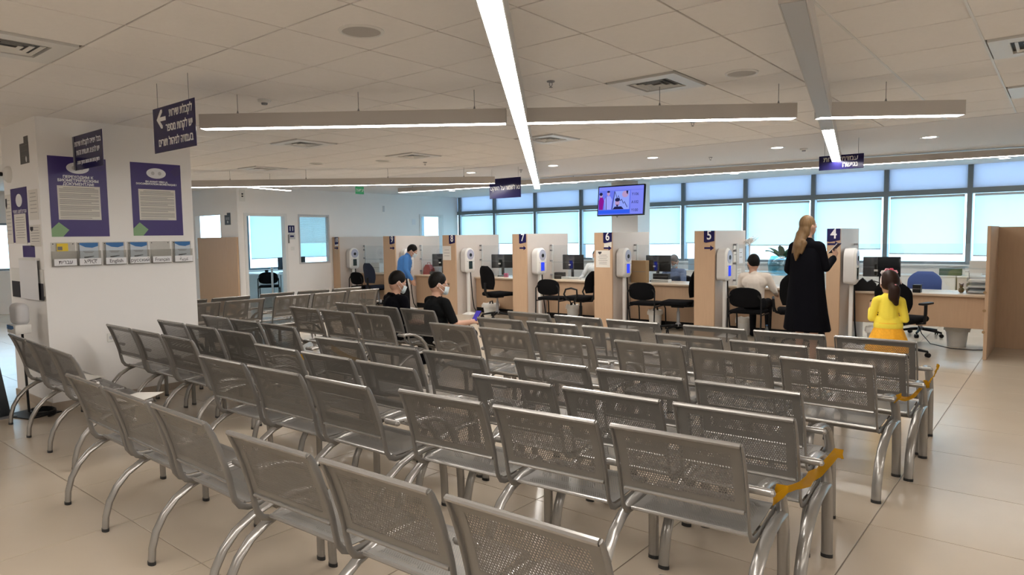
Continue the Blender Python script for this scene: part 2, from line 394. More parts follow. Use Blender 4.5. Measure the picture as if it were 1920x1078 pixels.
# window wall (Y = 14.8)
SILL, TR0, TR1 = 0.98, 2.30, 2.40
mull = [-17.6, -15.9, -14.15, -12.78, -11.31, -9.81, -8.39, -6.97, -5.51, -4.10, -2.76, -1.41, 0.0, 1.4, 2.8, 4.0]
struct(MB().box(XF, XR, YW, YW + .2, 0, SILL).build('wall_window', M_wall))
struct(MB().box(XF, XR, YW - .10, YW + .05, SILL, SILL + .03).build('trim_1', M_white))
wi = 4
blind_bot = {2: 1.5, 3: 1.45, 4: 1.45, 5: 1.42, 6: 1.42, 7: 1.44, 8: 1.38, 9: 1.30, 10: 1.21, 11: 1.18, 12: 1.2, 13: 1.2, 14: 1.2}
ordn = ['first', 'second', 'third', 'fourth', 'fifth', 'sixth', 'seventh', 'eighth', 'ninth', 'tenth', 'eleventh', 'twelfth', 'thirteenth']
for k in range(len(mull) - 1):
    x0, x1 = mull[k] + .04, mull[k + 1] - .04
    w = struct(MB().box(x0, x1, YW + .10, YW + .11, SILL + .03, TR0).build('window_%d' % wi, M_glass)); wi += 1
    MB().box(x0, x1, YW + .05, YW + .07, TR1, ZC).build('upper_panel', M_upper, w)
    MB().box(mull[k] - .04, mull[k] + .04, YW - .02, YW + .16, SILL + .03, ZC).build('mullion', M_frame, w)
    MB().box(x0, x1, YW - .02, YW + .16, TR0, TR1).build('transom', M_frame, w)
    MB().box(x0, x1, YW + .02, YW + .16, SILL + .03, SILL + .08).build('bottom_rail', M_frame, w)
    if k in blind_bot:
        b = tag(MB().box(x0 + .035, x1 - .035, YW + .012, YW + .014, blind_bot[k], TR0 - .03).build('roller_blind', M_blind),
                'white roller blind glowing with daylight, %s from the left along the window wall' % ordn[k - 2], 'blind', 'roller blinds on the window wall')
        MB().tube([(x0 + .035, YW + .013, TR0 - .03), (x1 - .035, YW + .013, TR0 - .03)], .022, 8).build('roller', M_lgrey, b)
        MB().box(x0 + .035, x1 - .035, YW + .006, YW + .02, blind_bot[k] - .02, blind_bot[k]).build('bottom_bar', M_lgrey, b)
# pillar with posters -------------------------------------------------
XC = -7.56
struct(MB().box(-8.66, XC, 2.17, 3.62, 0, ZC).build('wall_pillar', M_wall))
struct(MB().box(-8.68, XC + .012, 2.158, 3.632, 0, .075).build('baseboard_pillar', mat('baseboard_tile', (0.42, 0.35, 0.28), 0.4)))
# column behind the TV
struct(MB().box(-8.05, -7.38, 13.4, 13.95, 0, ZC).build('wall_column', M_wall))

# ================================================================== LAMPS
def hanger(t, x, y, z0, z1, lx=0):
    h = MB(); h.tube([(x, y, z0), (x + lx, y, z1)], .0025, 6).lathe([(.012, 0), (.004, .03)], 8, (x, y, z0)); return h.build('hanger_wire', M_grey, t)
def lamp(label, p0, p1, zb, zt, w, segs, hang=(), name='pendant_lamp', group='linear pendant lamps', breaks=()):
    """linear luminaire from p0 to p1 (floor plan); segs = [(s0, s1, lit)] in metres; breaks = gaps at crossings"""
    d = Vector((p1[0] - p0[0], p1[1] - p0[1], 0)); L = d.length
    t = thing(name, label, 'lamp', (p0[0], p0[1], 0), math.atan2(d.y, d.x), group)
    h = w / 2; cuts = [0] + [q for b in breaks for q in b] + [L]
    for k in range(0, len(cuts), 2):
        a, b = cuts[k], cuts[k + 1]
        m = MB(); m.box(a, b, -h, h, zt - .012, zt).box(a, b, -h, -h + .006, zb, zt - .012).box(a, b, h - .006, h, zb, zt - .012)
        m.box(a, a + .006, -h + .006, h - .006, zb, zt - .012).box(b - .006, b, -h + .006, h - .006, zb, zt - .012)
        m.build('housing', M_alu, t)
        for s0, s1, lit in segs:
            u0, u1 = max(s0, a + .008), min(s1, b - .008)
            if u1 - u0 > .02: MB().box(u0, u1, -h + .007, h - .007, zb - .001, zb + .008).build('diffuser', M_lit if lit else M_unlit, t)
    for s in hang: hanger(t, s, 0, zt, ZC - .002)
    return t
ZB, ZT, LW = 2.54, 2.655, .108
# lamp along 126 deg: runs over the middle of the hall
lamp('long lit pendant lamp running away from the camera through the picture centre', (-0.55, 0.37), (-7.95, 10.49), ZB, ZT, LW, [(0, 20, 1)], (1.0, 3.5, 4.6, 6.2, 9.0, 12.0))
# crossing lamp (D), interrupted where the two other lamps cross it
pD0, pD1 = (-5.56, 2.775), (-0.70, 6.54); LD = math.hypot(pD1[0] - pD0[0], pD1[1] - pD0[1])
lamp('long lit pendant lamp crossing the upper picture from the arrow sign to the right', pD0, pD1, ZB, ZT, LW, [(0, 20, 1)],
     (.30, 1.3, 2.25, 3.75, 4.7, 5.55), breaks=((2.51, 2.67), (4.83, 5.01)))
# lamp R: near half unlit
lamp('grey pendant lamp at the upper right with only its far end lit', (-0.885, 2.86), (-2.60, 10.6), ZB, ZT, LW, [(0, 3.8, 0), (3.8, 20, 1)], (.5, 2.1, 3.3, 4.9, 7.2))
lamp('lit pendant lamp at the far left ending beside the hanging silence sign', (-12.6, 4.79), (-7.63, 8.87), ZB, ZT, LW, [(0, 20, 1)], (1.9, 3.2, 4.6, 5.9))
lamp('short lit pendant lamp branching off behind the far left lamp', (-11.02, 6.28), (-11.30, 7.25), ZB, ZT, LW, [(0, 20, 1)], (.5,))
lamp('lit light strip mounted under the gypsum ceiling above the service counters', (-12.1, 10.65), (1.6, 12.55), 2.69, 2.79, LW, [(0, 20, 1)], (.4, 4.5, 9, 13.3), name='ceiling_light_strip')
# unseen added lamps, same layout; last two brighten pillar face and left rear
for k, (a, b) in enumerate((((-6.2, -2.6), (-0.6, 1.4)), ((-1.0, -2.6), (3.2, 0.8)), ((1.2, 1.8), (3.6, 4.2)), ((-11.2, -2.0), (-8.3, 0.5)), ((-15.0, 4.2), (-10.6, 4.15)))):
    lamp('lit pendant lamp added out of view, %s' % ('behind the camera to the left', 'behind the camera to the right', 'beside the aisle', 'left of the white pillar to brighten it', 'behind the white pillar to brighten the left rear')[k], a, b, ZB, ZT, LW, [(0, 20, 1)], (1, 2))
# recessed downlights
dl = None
dls = [(-8.58, 9.3), (-6.8, 9.42), (-5.03, 9.6), (-3.2, 9.78), (-1.42, 10.15), (-12.2, 12.5), (-8.64, 12.75), (-6.93, 13.0), (-5.17, 13.3), (-0.87, 14.0), (0.5, 10.4)]
dlab = ['first from the left in the front row', 'second from the left in the front row', 'third from the left in the front row', 'fourth from the left in the front row', 'rightmost in the front row',
        'leftmost in the row by the windows', 'above the TV, left one by the windows', 'above the TV, right one by the windows', 'fourth in the row by the windows', 'rightmost in the row by the windows', 'beyond the right edge']
for (x, y), lab in zip(dls, dlab):
    lab = 'round recessed downlight, ' + lab
    if dl is None:
        dl = thing('downlight', lab, 'lamp', (x, y, ZC - .004), 0, 'recessed downlights')
        MB().lathe([(.075, 0), (.105, -.006), (.108, 0), (.075, 0)], 24).build('rim', M_white, dl, True)
        MB().lathe([(.0001, -.002), (.075, -.002), (.075, .001), (.0001, .001)], 24).build('glow_disc', M_down, dl)
    else: copy_tree(dl, (x, y, ZC - .004), 0, lab, 'recessed downlights')
# ceiling speakers, sprinklers, detectors
def ring(label, x, y, r, name='ceiling_speaker'):
    t = thing(name, label, 'speaker', (x, y, ZC - .002)); MB().lathe([(r, 0), (r, -.006), (r * .86, -.010), (r * .84, -.004), (r * .84, 0)], 28).build('rim', M_white, t, True)
    MB().lathe([(.0001, -.005), (r * .83, -.005), (r * .83, -.001), (.0001, -.001)], 28).build('grille', mat('speaker_grille', (.50, .48, .46), .8), t)
ring('round ceiling speaker with grey grille left of the central lamp', -3.2, 2.56, .13)
ring('round ceiling speaker beside the air vent near the unlit lamp', -1.93, 5.08, .12)
ring('small round disc on the far ceiling over the left benches', -9.2, 6.4, .11); ring('round disc on the far ceiling beside the small sprinkler', -8.2, 6.9, .11)
def sprink(label, x, y):
    t = thing('sprinkler', label, 'sprinkler', (x, y, ZC - .002)); MB().lathe([(.032, 0), (.03, -.008), (.0001, -.009)], 14).build('escutcheon', M_grey, t)
    MB().tube([(-.012, 0, -.008), (-.014, 0, -.03), (0, 0, -.045)], .003, 6).tube([(.012, 0, -.008), (.014, 0, -.03), (0, 0, -.045)], .003, 6).build('frame_arm', M_grey, t)
    MB().lathe([(.0001, -.045), (.014, -.046), (.014, -.049), (.0001, -.049)], 10).build('deflector', M_grey, t)
for lab, x, y in (('dark sprinkler head right of the central lamp', -3.14, 4.33), ('dark sprinkler head below the long crossing lamp', -3.14, 6.89), ('sprinkler head on the gypsum ceiling left of the central lamp end', -7.6, 9.55),
                  ('sprinkler head on the gypsum ceiling near the middle downlight', -4.35, 10.2), ('sprinkler head beside the vent at the far left', -7.9, 7.5)): sprink(lab, x, y)
def detector(label, x, y, z=ZC - .003):
    t = thing('smoke_detector', label, 'detector', (x, y, z)); MB().lathe([(.055, 0), (.053, -.02), (.03, -.028)], 18).build('base', M_white, t, True)
    MB().lathe([(.028, -.026), (.024, -.042), (.0001, -.044)], 14).build('sensor', M_grey, t, True)
detector('white smoke detector behind the arrow sign', -5.35, 3.22); detector('white smoke detector on the gypsum ceiling by the accessibility sign', -2.95, 10.15)

# ================================================================== BENCHES
PROF = [(.028, .818), (.040, .798), (.064, .745), (.090, .67), (.112, .60), (.128, .54), (.138, .48), (.150, .43), (.175, .395), (.215, .378), (.27, .376), (.40, .384), (.56, .396)]
BW = 0.272
def bench_parts():
    P = {}
    back = [(.032, .812), (.044, .79), (.066, .742), (.092, .668), (.113, .60), (.130, .53), (.134, .515)]
    P['back'] = MB().sheet(back, -BW + .006, BW - .006, .003).mesh('backrest', M_pback, True)
    P['toproll'] = MB().tube([(-BW, .027, .815), (BW, .027, .815)], .0115, 8).mesh('top_roll', M_leg, True)
    P['botroll'] = MB().tube([(-BW + .012, .133, .515), (BW - .012, .133, .515)], .009, 8).mesh('bottom_roll', M_leg, True)
    seat = [(.205, .398), (.225, .393), (.30, .392), (.42, .397), (.53, .410), (.565, .408), (.583, .392), (.585, .372)]
    P['seat'] = MB().sheet(seat, -BW + .006, BW - .006, .003).mesh('seat', M_pseat, True)
    P['seatroll'] = MB().tube([(-BW + .012, .205, .396), (BW - .012, .205, .396)], .009, 8).mesh('seat_roll', M_leg, True)
    fr = MB(); fr.tube([(0, y, z) for y, z in PROF], [.010, .013] + [.015] * (len(PROF) - 2), 8, flat=((1, 0, 0), .42)); P['frame'] = fr.mesh('side_frame', M_steel, True)
    rear = [(0, .0, .012), (0, .006, .08), (0, .028, .16), (0, .07, .235), (0, .13, .300), (0, .21, .347), (0, .31, .378), (0, .43, .390), (0, .53, .385)]
    P['rear'] = MB().tube(rear, .0165, 12, flat=((1, 0, 0), 1.65)).mesh('rear_leg', M_leg, True)
    armp = [(0, .572, .012), (0, .568, .15), (0, .556, .29), (0, .532, .40), (0, .490, .483), (0, .425, .550), (0, .345, .588), (0, .26, .603), (0, .175, .606)]
    P['front'] = MB().tube([(0, .572, .012), (0, .572, .20), (0, .566, .30), (0, .55, .35), (0, .53, .378), (0, .50, .39)], .0165, 12, flat=((1, 0, 0), 1.65)).mesh('front_leg', M_leg, True)
    P['arm'] = MB().tube(armp, .0165, 12, flat=((1, 0, 0), 1.65)).mesh('front_leg_with_arm', M_leg, True)
    P['stub'] = MB().tube([(-.044, .165, .605), (.044, .165, .605)], .0165, 10).ball((-.044, .165, .605), .0165, 8).ball((.044, .165, .605), .0165, 8).mesh('arm_joint', M_leg, True)
    P['foot'] = MB().tube([(0, 0, 0), (0, 0, .018)], .0178, 12, flat=((1, 0, 0), 1.62)).mesh('foot_cap', M_rub)
    P['beam'] = MB().rbox(-.93, .93, .335, .385, .335, .372, .006, 1).mesh('beam', M_steel)
    return P
BP = bench_parts()
def bench(loc, rotz, label, arms=True):
    t = thing('waiting_bench', label, 'bench', loc, rotz, 'grey perforated metal waiting benches')
    link('beam', BP['beam'], t)
    for k in (-1, 0, 1):
        x = k * .622
        b = link('backrest', BP['back'], t, (x, 0, 0)); link('top_roll', BP['toproll'], b); link('bottom_roll', BP['botroll'], b)
        s = link('seat', BP['seat'], t, (x, 0, 0)); link('seat_roll', BP['seatroll'], s)
        for sx in (-1, 1): link('side_frame', BP['frame'], t, (x + sx * (BW + .004), 0, 0))
    for k in range(4):
        x = (-.933, -.311, .311, .933)[k]
        r = link('rear_leg', BP['rear'], t, (x, 0, 0)); link('foot_cap', BP['foot'], r)
        a = link('front_leg', BP['arm' if arms and k in (0, 3) else 'front'], t, (x, 0, 0)); link('arm_joint', BP['stub'], a); link('foot_cap', BP['foot'], a, (0, .572, 0))
    return t
COLS = {
 'aisle': [((-2.734, 1.404), (-0.905, 1.48), 'grey perforated metal bench nearest the camera, cut off at the bottom centre'),
           ((-2.737, 2.36), (-0.918, 2.50), 'grey metal bench, second in the aisle column, crumpled yellow tape on its right arm'),
           ((-2.69, 2.885), (-0.873, 2.99), 'grey metal bench, third in the aisle column, holding the far end of wide tape'),
           ((-2.81, 3.43), (-1.0, 3.50), 'grey metal bench, fourth in the aisle column, no tape on its bare arm'),
           ((-2.67, 4.485), (-0.87, 4.465), 'grey metal bench, fifth in the aisle column, thin yellow tape tied to its arm'),
           ((-2.585, 4.985), (-0.785, 4.99), 'grey metal bench, sixth in the aisle column, in front of the farthest aisle bench'),
           ((-2.62, 5.59), (-0.83, 5.63), 'grey metal bench farthest forward by the aisle, just behind the girl in yellow')],
 'middle': [((-4.75, 1.44), (-2.90, 1.41), 'grey metal bench of the nearest row at the lower left, arched rear legs in view'),
            ((-4.70, 2.25), (-2.89, 2.29), 'grey metal bench, second in the middle column'),
            ((-4.885, 2.77), (-3.045, 2.78), 'grey metal bench, third in the middle column'),
            ((-4.80, 3.265), (-2.99, 3.33), 'grey metal bench, fourth in the middle column'),
            ((-4.685, 4.445), (-2.855, 4.475), 'grey metal bench, fifth in the middle column, right behind the man holding a phone'),
            ((-4.595, 5.02), (-2.765, 5.06), 'grey metal bench, sixth in the middle column, before the farthest middle bench'),
            ((-4.675, 5.60), (-2.845, 5.58), 'grey metal bench farthest forward in the middle column, towards counter seven')],
 'pillar': [((-7.28, 1.79), (-5.47, 1.70), 'grey metal bench at the left edge with white papers on its seats'),
            ((-7.25, 2.585), (-5.50, 2.56), 'grey metal bench against the white pillar beside the wall socket'),
            ((-7.20, 3.04), (-5.42, 3.04), 'grey metal bench, third in the pillar column'),
            ((-7.27, 3.535), (-5.50, 3.51), 'grey metal bench, fourth in the pillar column, beside the pillar far corner'),
            ((-7.20, 4.57), (-5.43, 4.58), 'grey metal bench with a long curved arm, directly behind the two seated men'),
            ((-7.17, 5.20), (-5.37, 5.18), 'grey metal bench on which the two men in black sit')],
}
for c, L in COLS.items():
    for (l, r, lab) in L:
        a = math.atan2(r[1] - l[1], r[0] - l[0]); mx, my = (l[0] + r[0]) / 2, (l[1] + r[1]) / 2
        bench((mx + math.sin(a) * .03, my - math.cos(a) * .03, 0), a, lab, not (c == 'pillar' and my < 2.7 or c == 'middle' and my < 1.6))
for X, ys, labs in ((-8.62, (4.15, 6.16), ('grey metal bench facing the offices, near end of the second cross row', 'grey metal bench facing the offices, far end of the second cross row')),
                    (-9.22, (4.27, 6.28), ('grey metal bench facing the offices, near end of the farthest cross row', 'grey metal bench facing the offices, far end of the farthest cross row'))):
    for y, lab in zip(ys, labs): bench((X + .03, y, 0), math.radians(87.5), lab)

# ================================================================== TAPE, PAPERS ON SEATS
def ribbon(name, pts, w, label, twist=0.0):
    """crumpled plastic ribbon through pts (width vector mostly vertical)"""
    mb = MB(); n = len(pts); vs = []
    for i, p in enumerate(pts):
        q = twist * i + .5 * math.sin(i * 2.1); hw = w[i] / 2 if isinstance(w, (list, tuple)) else w / 2
        d = Vector((.35 * math.sin(q * 1.7), .25 * math.sin(q), 1)).normalized() * hw
        c = Vector(p); off = Vector((.0012, .0008, 0)); mid = Vector((.010 * math.sin(i * 1.9), .006 * math.cos(i * 2.3), 0))
        vs += [c + d, c + mid, c - d, c + d + off, c + mid + off, c - d + off]
    fs = []
    for i in range(n - 1):
        a, b = 6 * i, 6 * i + 6
        fs += [(a, a + 1, b + 1, b), (a + 1, a + 2, b + 2, b + 1), (a + 3, b + 3, b + 4, a + 4), (a + 4, b + 4, b + 5, a + 5), (a, b, b + 3, a + 3), (a + 2, a + 5, b + 5, b + 2)]
    fs += [(0, 3, 4, 1), (1, 4, 5, 2), (6 * n - 6, 6 * n - 5, 6 * n - 2, 6 * n - 3), (6 * n - 5, 6 * n - 4, 6 * n - 1, 6 * n - 2)]
    mb.add(vs, fs); return tag(mb.build(name, M_tape, None, True), label, 'tape', 'yellow barrier tape')
def catenary(a, b, n, sag): return [tuple(a[k] + (b[k] - a[k]) * i / n - (sag * 4 * (i / n) * (1 - i / n) if k == 2 else 0) for k in range(3)) for i in range(n + 1)]
ribbon('barrier_tape', [(-.86, 2.64, .575), (-.83, 2.70, .60), (-.88, 2.74, .585)] + catenary((-.85, 2.76, .585), (-.80, 3.33, .60), 9, .03) + [(-.775, 3.36, .59), (-.80, 3.40, .57)], [.04, .055, .05] + [.04, .035, .04, .055, .065, .06, .055, .045, .05, .045] + [.045, .035],
       'wide crumpled yellow tape stretched between the arms of two aisle benches', .25)
ribbon('barrier_tape', [(-.82, 4.80, .56), (-.795, 4.84, .575)] + catenary((-.80, 4.86, .565), (-.735, 5.36, .585), 8, .05) + [(-.715, 5.38, .57), (-.74, 5.42, .55)] + catenary((-.72, 5.40, .57), (-.735, 6.02, .60), 8, .02) + [(-.745, 6.04, .58)], [.05, .05] + [.03] * 9 + [.055, .05] + [.022] * 9 + [.05],
       'thin yellow tape sagging along the arms of the farther aisle benches', .3)
ribbon('barrier_tape', catenary((-5.42, 3.36, .60), (-5.36, 3.62, .55), 5, .02) + [(-5.37, 3.7, .52)], .055, 'short yellow tape scrap on a bench arm near the pillar', .5)
ribbon('barrier_tape', catenary((-5.42, 3.86, .60), (-5.22, 4.02, .46), 6, .02) + [(-5.1, 4.1, .42)], .05, 'short yellow tape scrap hanging left of the bench with curved arm', .5)
def sheet_on(label, x, y, z, rz, w=.21, h=.297, n=1, name='paper_sheet', curl=.012, m=M_paper):
    mb = MB()
    for k in range(n):
        g = []; dz = k * .0016; off = random.uniform(-.01, .01)
        for i in range(5):
            for t in (0, .0008):
                for sx in (-1, 1): g.append((sx * w / 2 + off, -h / 2 + h * i / 4, dz + t + curl * ((i - 1.4) / 2.6) ** 2 * (.5 + .5 * sx)))
        fs = []
        for i in range(4):
            a, b = 4 * i, 4 * i + 4
            fs += [(a, a + 1, b + 1, b), (a + 2, b + 2, b + 3, a + 3), (a, b, b + 2, a + 2), (a + 1, a + 3, b + 3, b + 1)]
        fs += [(0, 2, 3, 1), (16, 17, 19, 18)]; mb.add(g, fs)
    return tag(mb.build(name, m, None, loc=(x, y, z), rotz=rz), label, 'paper')
sheet_on('white printed sheet lying on the right seat of the leftmost bench', -5.58, 2.17, .412, .5, .24, .3)
sheet_on('folded leaflets lying on the left seat of the leftmost bench', -6.78, 2.20, .412, 1.9, .2, .28, 2)

# ================================================================== SERVICE BOOTHS
YF = 10.27; ZP = 1.68
NUM = {3: 'three', 4: 'four', 5: 'five', 6: 'six', 7: 'seven', 8: 'eight', 9: 'nine', 10: 'ten'}
PX = {10: (-14.215, -13.97), 9: (-12.28, -11.87), 8: (-10.34, -9.96), 7: (-8.415, -8.06), 6: (-6.53, -6.16), 5: (-4.64, -4.30), 4: (-2.65, -2.47), 3: (-.785, -.745)}
YEND = {10: 11.68, 9: 11.69, 8: 11.68, 7: 11.67, 6: 11.62, 5: 11.58, 4: 11.35, 3: 11.5}
for k, (x0, x1) in PX.items():
    t = thing('booth_partition', 'beech booth partition carrying the number %s' % NUM[k] if k > 3 else 'beech booth partition edge at the right border, socket on its board', 'partition', (x0, YF, 0), 0, 'service booth partitions')
    w = x1 - x0
    if k > 3:
        MB().rbox(0, w, 0, .035, 0, ZP, .003, 1).build('front_panel', M_wood, t)
        MB().box(w - .032, w - .002, .035, YEND[k] - YF, 0, ZP).build('side_panel', M_side, t)
        MB().box(.002, .032, .035, YEND[k] - YF, 0, ZP).build('return_panel', M_side, t)
        MB().box(.032, w - .032, .035, YEND[k] - YF - .01, ZP - .03, ZP - .005).build('top_cap', M_side, t)
        sw = .172 if k != 10 else .14
        sgn = MB().prism([(w - sw - .006, ZP - .002), (w - .004, ZP - .002), (w - .004, ZP - .165), (w - sw + .03, ZP - .19), (w - sw - .006, ZP - .18)], -.006, -.0005).build('number_sign', M_navy, t)
        text(str(k), .20 if k < 10 else .15, M_wprint, sgn, (w - sw / 2 - .004, -.0065, ZP - .078), FRONT, bold=.003, name='numeral', squash=.85)
        if k != 8:
            MB().prism([(w - .09 + x, (1.46 if k == 4 else 1.405) + z) for x, z in arrow(.16, .085)], -.004, -.0005).build('arrow_sign', M_navy, t)
        if k == 10: MB().box(w - .14, w - .01, -.004, -.0005, 1.46, 1.50).build('small_notice', M_wprint, t)
    else:
        MB().rbox(0, w, 0, 1.25, 0, ZP, .004, 1).build('side_panel', M_wood, t)
        MB().box(w, w + .95, 1.2, 1.235, 0, ZP - .01).build('front_panel', M_wood, t)
        MB().box(w + .30, w + .37, 1.192, 1.2, 1.38, 1.45).build('socket', M_lgrey, t)
        for z in (.35, .62, .85): MB().lathe([(.0001, 0), (.018, 0), (.018, .012), (.0001, .012)], 12, M=Matrix.Translation((w * .5 - .02, 0, z)) @ Matrix.Rotation(PI / 2, 4, 'X')).build('screw_cover', M_card, t)
order = [10, 9, 8, 7, 6, 5, 4, 3]
for a, b in zip(order[:-1], order[1:]):
    x0, x1 = PX[a][1] + .004, PX[b][0] - .004
    t = thing('counter_desk', 'beech counter desk of booth %s' % NUM[a], 'desk', (0, 0, 0), 0, 'booth desks')
    MB().rbox(x0, x1, 10.83, 11.62, .735, .768, .005, 1).build('desk_top', M_desk, t)
    zb = .31 if a == 4 else .11
    MB().box(x0 + .01, x1 - .01, 10.885, 10.91, zb, .735).build('modesty_panel', M_wood, t)
    if a != 4: MB().box(x0 + .01, x1 - .01, 10.89, 10.905, 0, zb).build('plinth', M_black, t)
    for x in (x0 + .002, x1 - .03): MB().box(x, x + .028, 10.92, 11.58, 0, .735).build('desk_leg', M_side, t)
    s = thing('acrylic_screen', 'clear acrylic hygiene screen over the desk of booth %s' % NUM[a], 'screen', (0, 0, 0), 0, 'acrylic desk screens')
    MB().box(x0 + .03, x1 - .02, 11.038, 11.044, .775, 1.12).build('lower_pane', M_acr, s)
    MB().box(x0 + .03, x1 - .02, 11.030, 11.036, 1.10, 1.45).build('upper_pane', M_acr, s)
    MB().box(x0 + .045, x0 + .06, 11.046, 11.058, .77, 1.47).build('rail', M_white, s)
    for z in (.84, 1.12, 1.33, 1.43): MB().rbox(x0 + .0, x0 + .05, 11.018, 11.066, z, z + .03, .005, 1).build('clip', M_grey, s)
    if a in (7, 6, 4):
        for z in (.95, 1.3): MB().box(x1 - .05, x1, 11.018, 11.066, z, z + .03).build('clip', M_grey, s)
# camera kiosks on poles --------------------------------------------------
def outline(w, h, n=14):
    pts = []; r = w / 2
    for i in range(n + 1):
        a = PI * i / n; pts.append((r * math.cos(a), h - r + r * .92 * math.sin(a)))
    rb = .07
    for cx, a0 in ((-r + rb, PI), (r - rb, 1.5 * PI)):
        for i in range(5):
            a = a0 + PI / 2 * i / 4; pts.append((cx + rb * math.cos(a), rb * .8 + rb * .8 * math.sin(a)))
    return pts
RX = Matrix.Rotation(PI / 2, 4, 'Z')    # local: outline in XZ extruded along Y -> faces +X after rotation
M_lav = mat('ring_panel', (.42, .42, .52), .35)
M_scr = emis('kiosk_screen_on', (.03, .055, .62), .8); M_scr0 = mat('kiosk_screen_off', (.01, .02, .02), .15)
def kiosk(k, x, y, lit):
    t = thing('photo_kiosk', 'white rounded camera kiosk on a pole %s' % ('with lit blue screen at booth %s' % NUM[k] if lit else 'with dark screen at booth %s' % NUM[k]), 'kiosk', (x, y, 0), math.radians({4: 3, 5: 3, 6: 2}.get(k, 0)), 'camera kiosks at the booths')
    o1 = outline(.285, .53)
    def lof(d0, d1, sc0, sc1, name, m, zc=.26):
        n = len(o1); vs = []
        for d, sc in ((d0, sc0), (d1, sc1)):
            vs += [Vector((d, px * sc, .885 + zc + (pz - zc) * sc)) for px, pz in o1]
        return MB().add(vs, [tuple(range(n)), tuple(range(2 * n - 1, n - 1, -1))] + [(i, i + n, (i + 1) % n + n, (i + 1) % n) for i in range(n)])
    lof(-.085, .045, .97, 1.0, 'b', M_white).build('back_shell', mat('kiosk_shell', (.60, .59, .58), .5), t, True)
    fr = lof(.046, .075, 1.0, .86, 'f', M_white).build('front_shell', M_white, t, True)
    n = 24
    MB().lathe([(.042, 0), (.108, 0), (.108, .004), (.042, .006)], 24, M=Matrix.Translation((.075, 0, 1.265)) @ Matrix.Rotation(PI / 2, 4, 'Y')).build('light_ring', M_lav, fr)
    MB().lathe([(.0001, 0), (.036, 0), (.036, .012), (.028, .014), (.0001, .010)], 18, M=Matrix.Translation((.075, 0, 1.255)) @ Matrix.Rotation(PI / 2, 4, 'Y')).build('camera_lens', M_black, fr)
    MB().box(.0755, .079, -.055, .055, .96, 1.125).build('screen', M_scr if lit else M_scr0, fr)
    for sy in (-1, 1): MB().lathe([(.0001, 0), (.008, 0), (.008, .004), (.0001, .004)], 8, M=Matrix.Translation((.074, sy * .095, 1.12)) @ Matrix.Rotation(PI / 2, 4, 'Y')).build('button', M_grey, fr)
    MB().rbox(-.025, .025, -.03, .03, .02, .89, .006, 1).build('pole', M_white, t)
    MB().add([(-.06, -.15, 0), (.17, -.15, 0), (.17, .15, 0), (-.06, .15, 0), (-.03, -.05, .035), (.05, -.05, .035), (.05, .05, .035), (-.03, .05, .035)], [(0, 1, 2, 3), (4, 5, 6, 7), (0, 1, 5, 4), (1, 2, 6, 5), (2, 3, 7, 6), (3, 0, 4, 7)]).build('base', M_white, t)
    MB().tube([(.03, .04, .89), (.035, .06, .6), (.04, .08, .35), (.055, .11, .12), (.09, .15, .03), (.05, .18, .012)], .011, 8).build('cable', M_black, t, True)
for k, y, lit, dx in ((10, 10.62, 0, .10), (9, 10.55, 0, .10), (8, 10.545, 0, .10), (7, 10.55, 1, .10), (6, 10.52, 1, .10), (5, 10.44, 1, .10), (4, 10.46, 0, .11)): kiosk(k, PX[k][1] + dx, y, lit)
# notices on the partition fronts ----------------------------------------
def notice(label, x, z, w, h, m=M_paper, lines=0, y=YF - .0025, emblem=False, parent=None, name='notice_sheet'):
    t = thing(name, label, 'notice', (x, y, z)); MB().box(-w / 2, w / 2, -.0008, .0008, -h / 2, h / 2).build('sheet', m, t)
    if lines:
        mb = MB()
        for i in range(lines):
            zz = h * .22 - i * h * .62 / max(lines, 1); ww = w * random.uniform(.26, .4); mb.box(-ww, ww, -.0014, -.0009, zz - h * .012, zz + h * .012)
        mb.build('printed_lines', M_ink, t)
    if emblem: MB().prism([(-w * .34, h * .42), (-w * .1, h * .42), (-w * .1, h * .34), (-w * .22, h * .26), (-w * .34, h * .34)], -.0016, -.0009).build('emblem', M_dink, t)
    return t
notice('beige notice taped on the partition of booth eight', -10.21, 1.30, .245, .30, lines=3)
notice('small blank label above the arrow on partition six', -6.245, 1.475, .15, .115)
notice('white notice with dark emblem below the arrow on partition six', -6.345, 1.215, .29, .30, lines=6, emblem=True)

# ------------------------------------------------------------------ seating in the booths
def visitor_chair():
    t = thing('visitor_chair', '', 'chair')
    n = 22; pts = []
    for i in range(n):
        a = 2 * PI * i / n; c, s = math.cos(a), math.sin(a)
        pts.append((.235 * (abs(c) ** .72) * (1 if c > 0 else -1), .68 + .15 * (abs(s) ** (.55 if s < 0 else .8)) * (1 if s > 0 else -1)))
    vs = []
    for d, sc in ((-.225, .93), (-.215, 1.0), (-.190, 1.0), (-.178, .93)):
        for x, z in pts: vs.append((x * sc, d - .02 * (x / .235) ** 2 * -1 - .10 * (z - .68), .68 + (z - .68) * sc))
    fs = [tuple(range(n)), tuple(range(4 * n - 1, 3 * n - 1, -1))] + [(r * n + i, (r + 1) * n + i, (r + 1) * n + (i + 1) % n, r * n + (i + 1) % n) for r in range(3) for i in range(n)]
    MB().add(vs, fs).build('backrest', M_fab, t, True)
    MB().rbox(-.235, .235, -.20, .24, .435, .49, .025, 3).build('seat', M_fab, t, True)
    for sx in (-1, 1):
        MB().tube([(sx * .245, -.25, 0), (sx * .245, -.23, .40), (sx * .245, -.225, .66), (sx * .20, -.225, .72)], .0125, 8).build('rear_leg', M_black, t, True)
        MB().tube([(sx * .245, .26, 0), (sx * .245, .235, .36), (sx * .24, .19, .425), (sx * .24, -.22, .425)], .0125, 8).build('front_leg', M_black, t, True)
    return t
VC = None
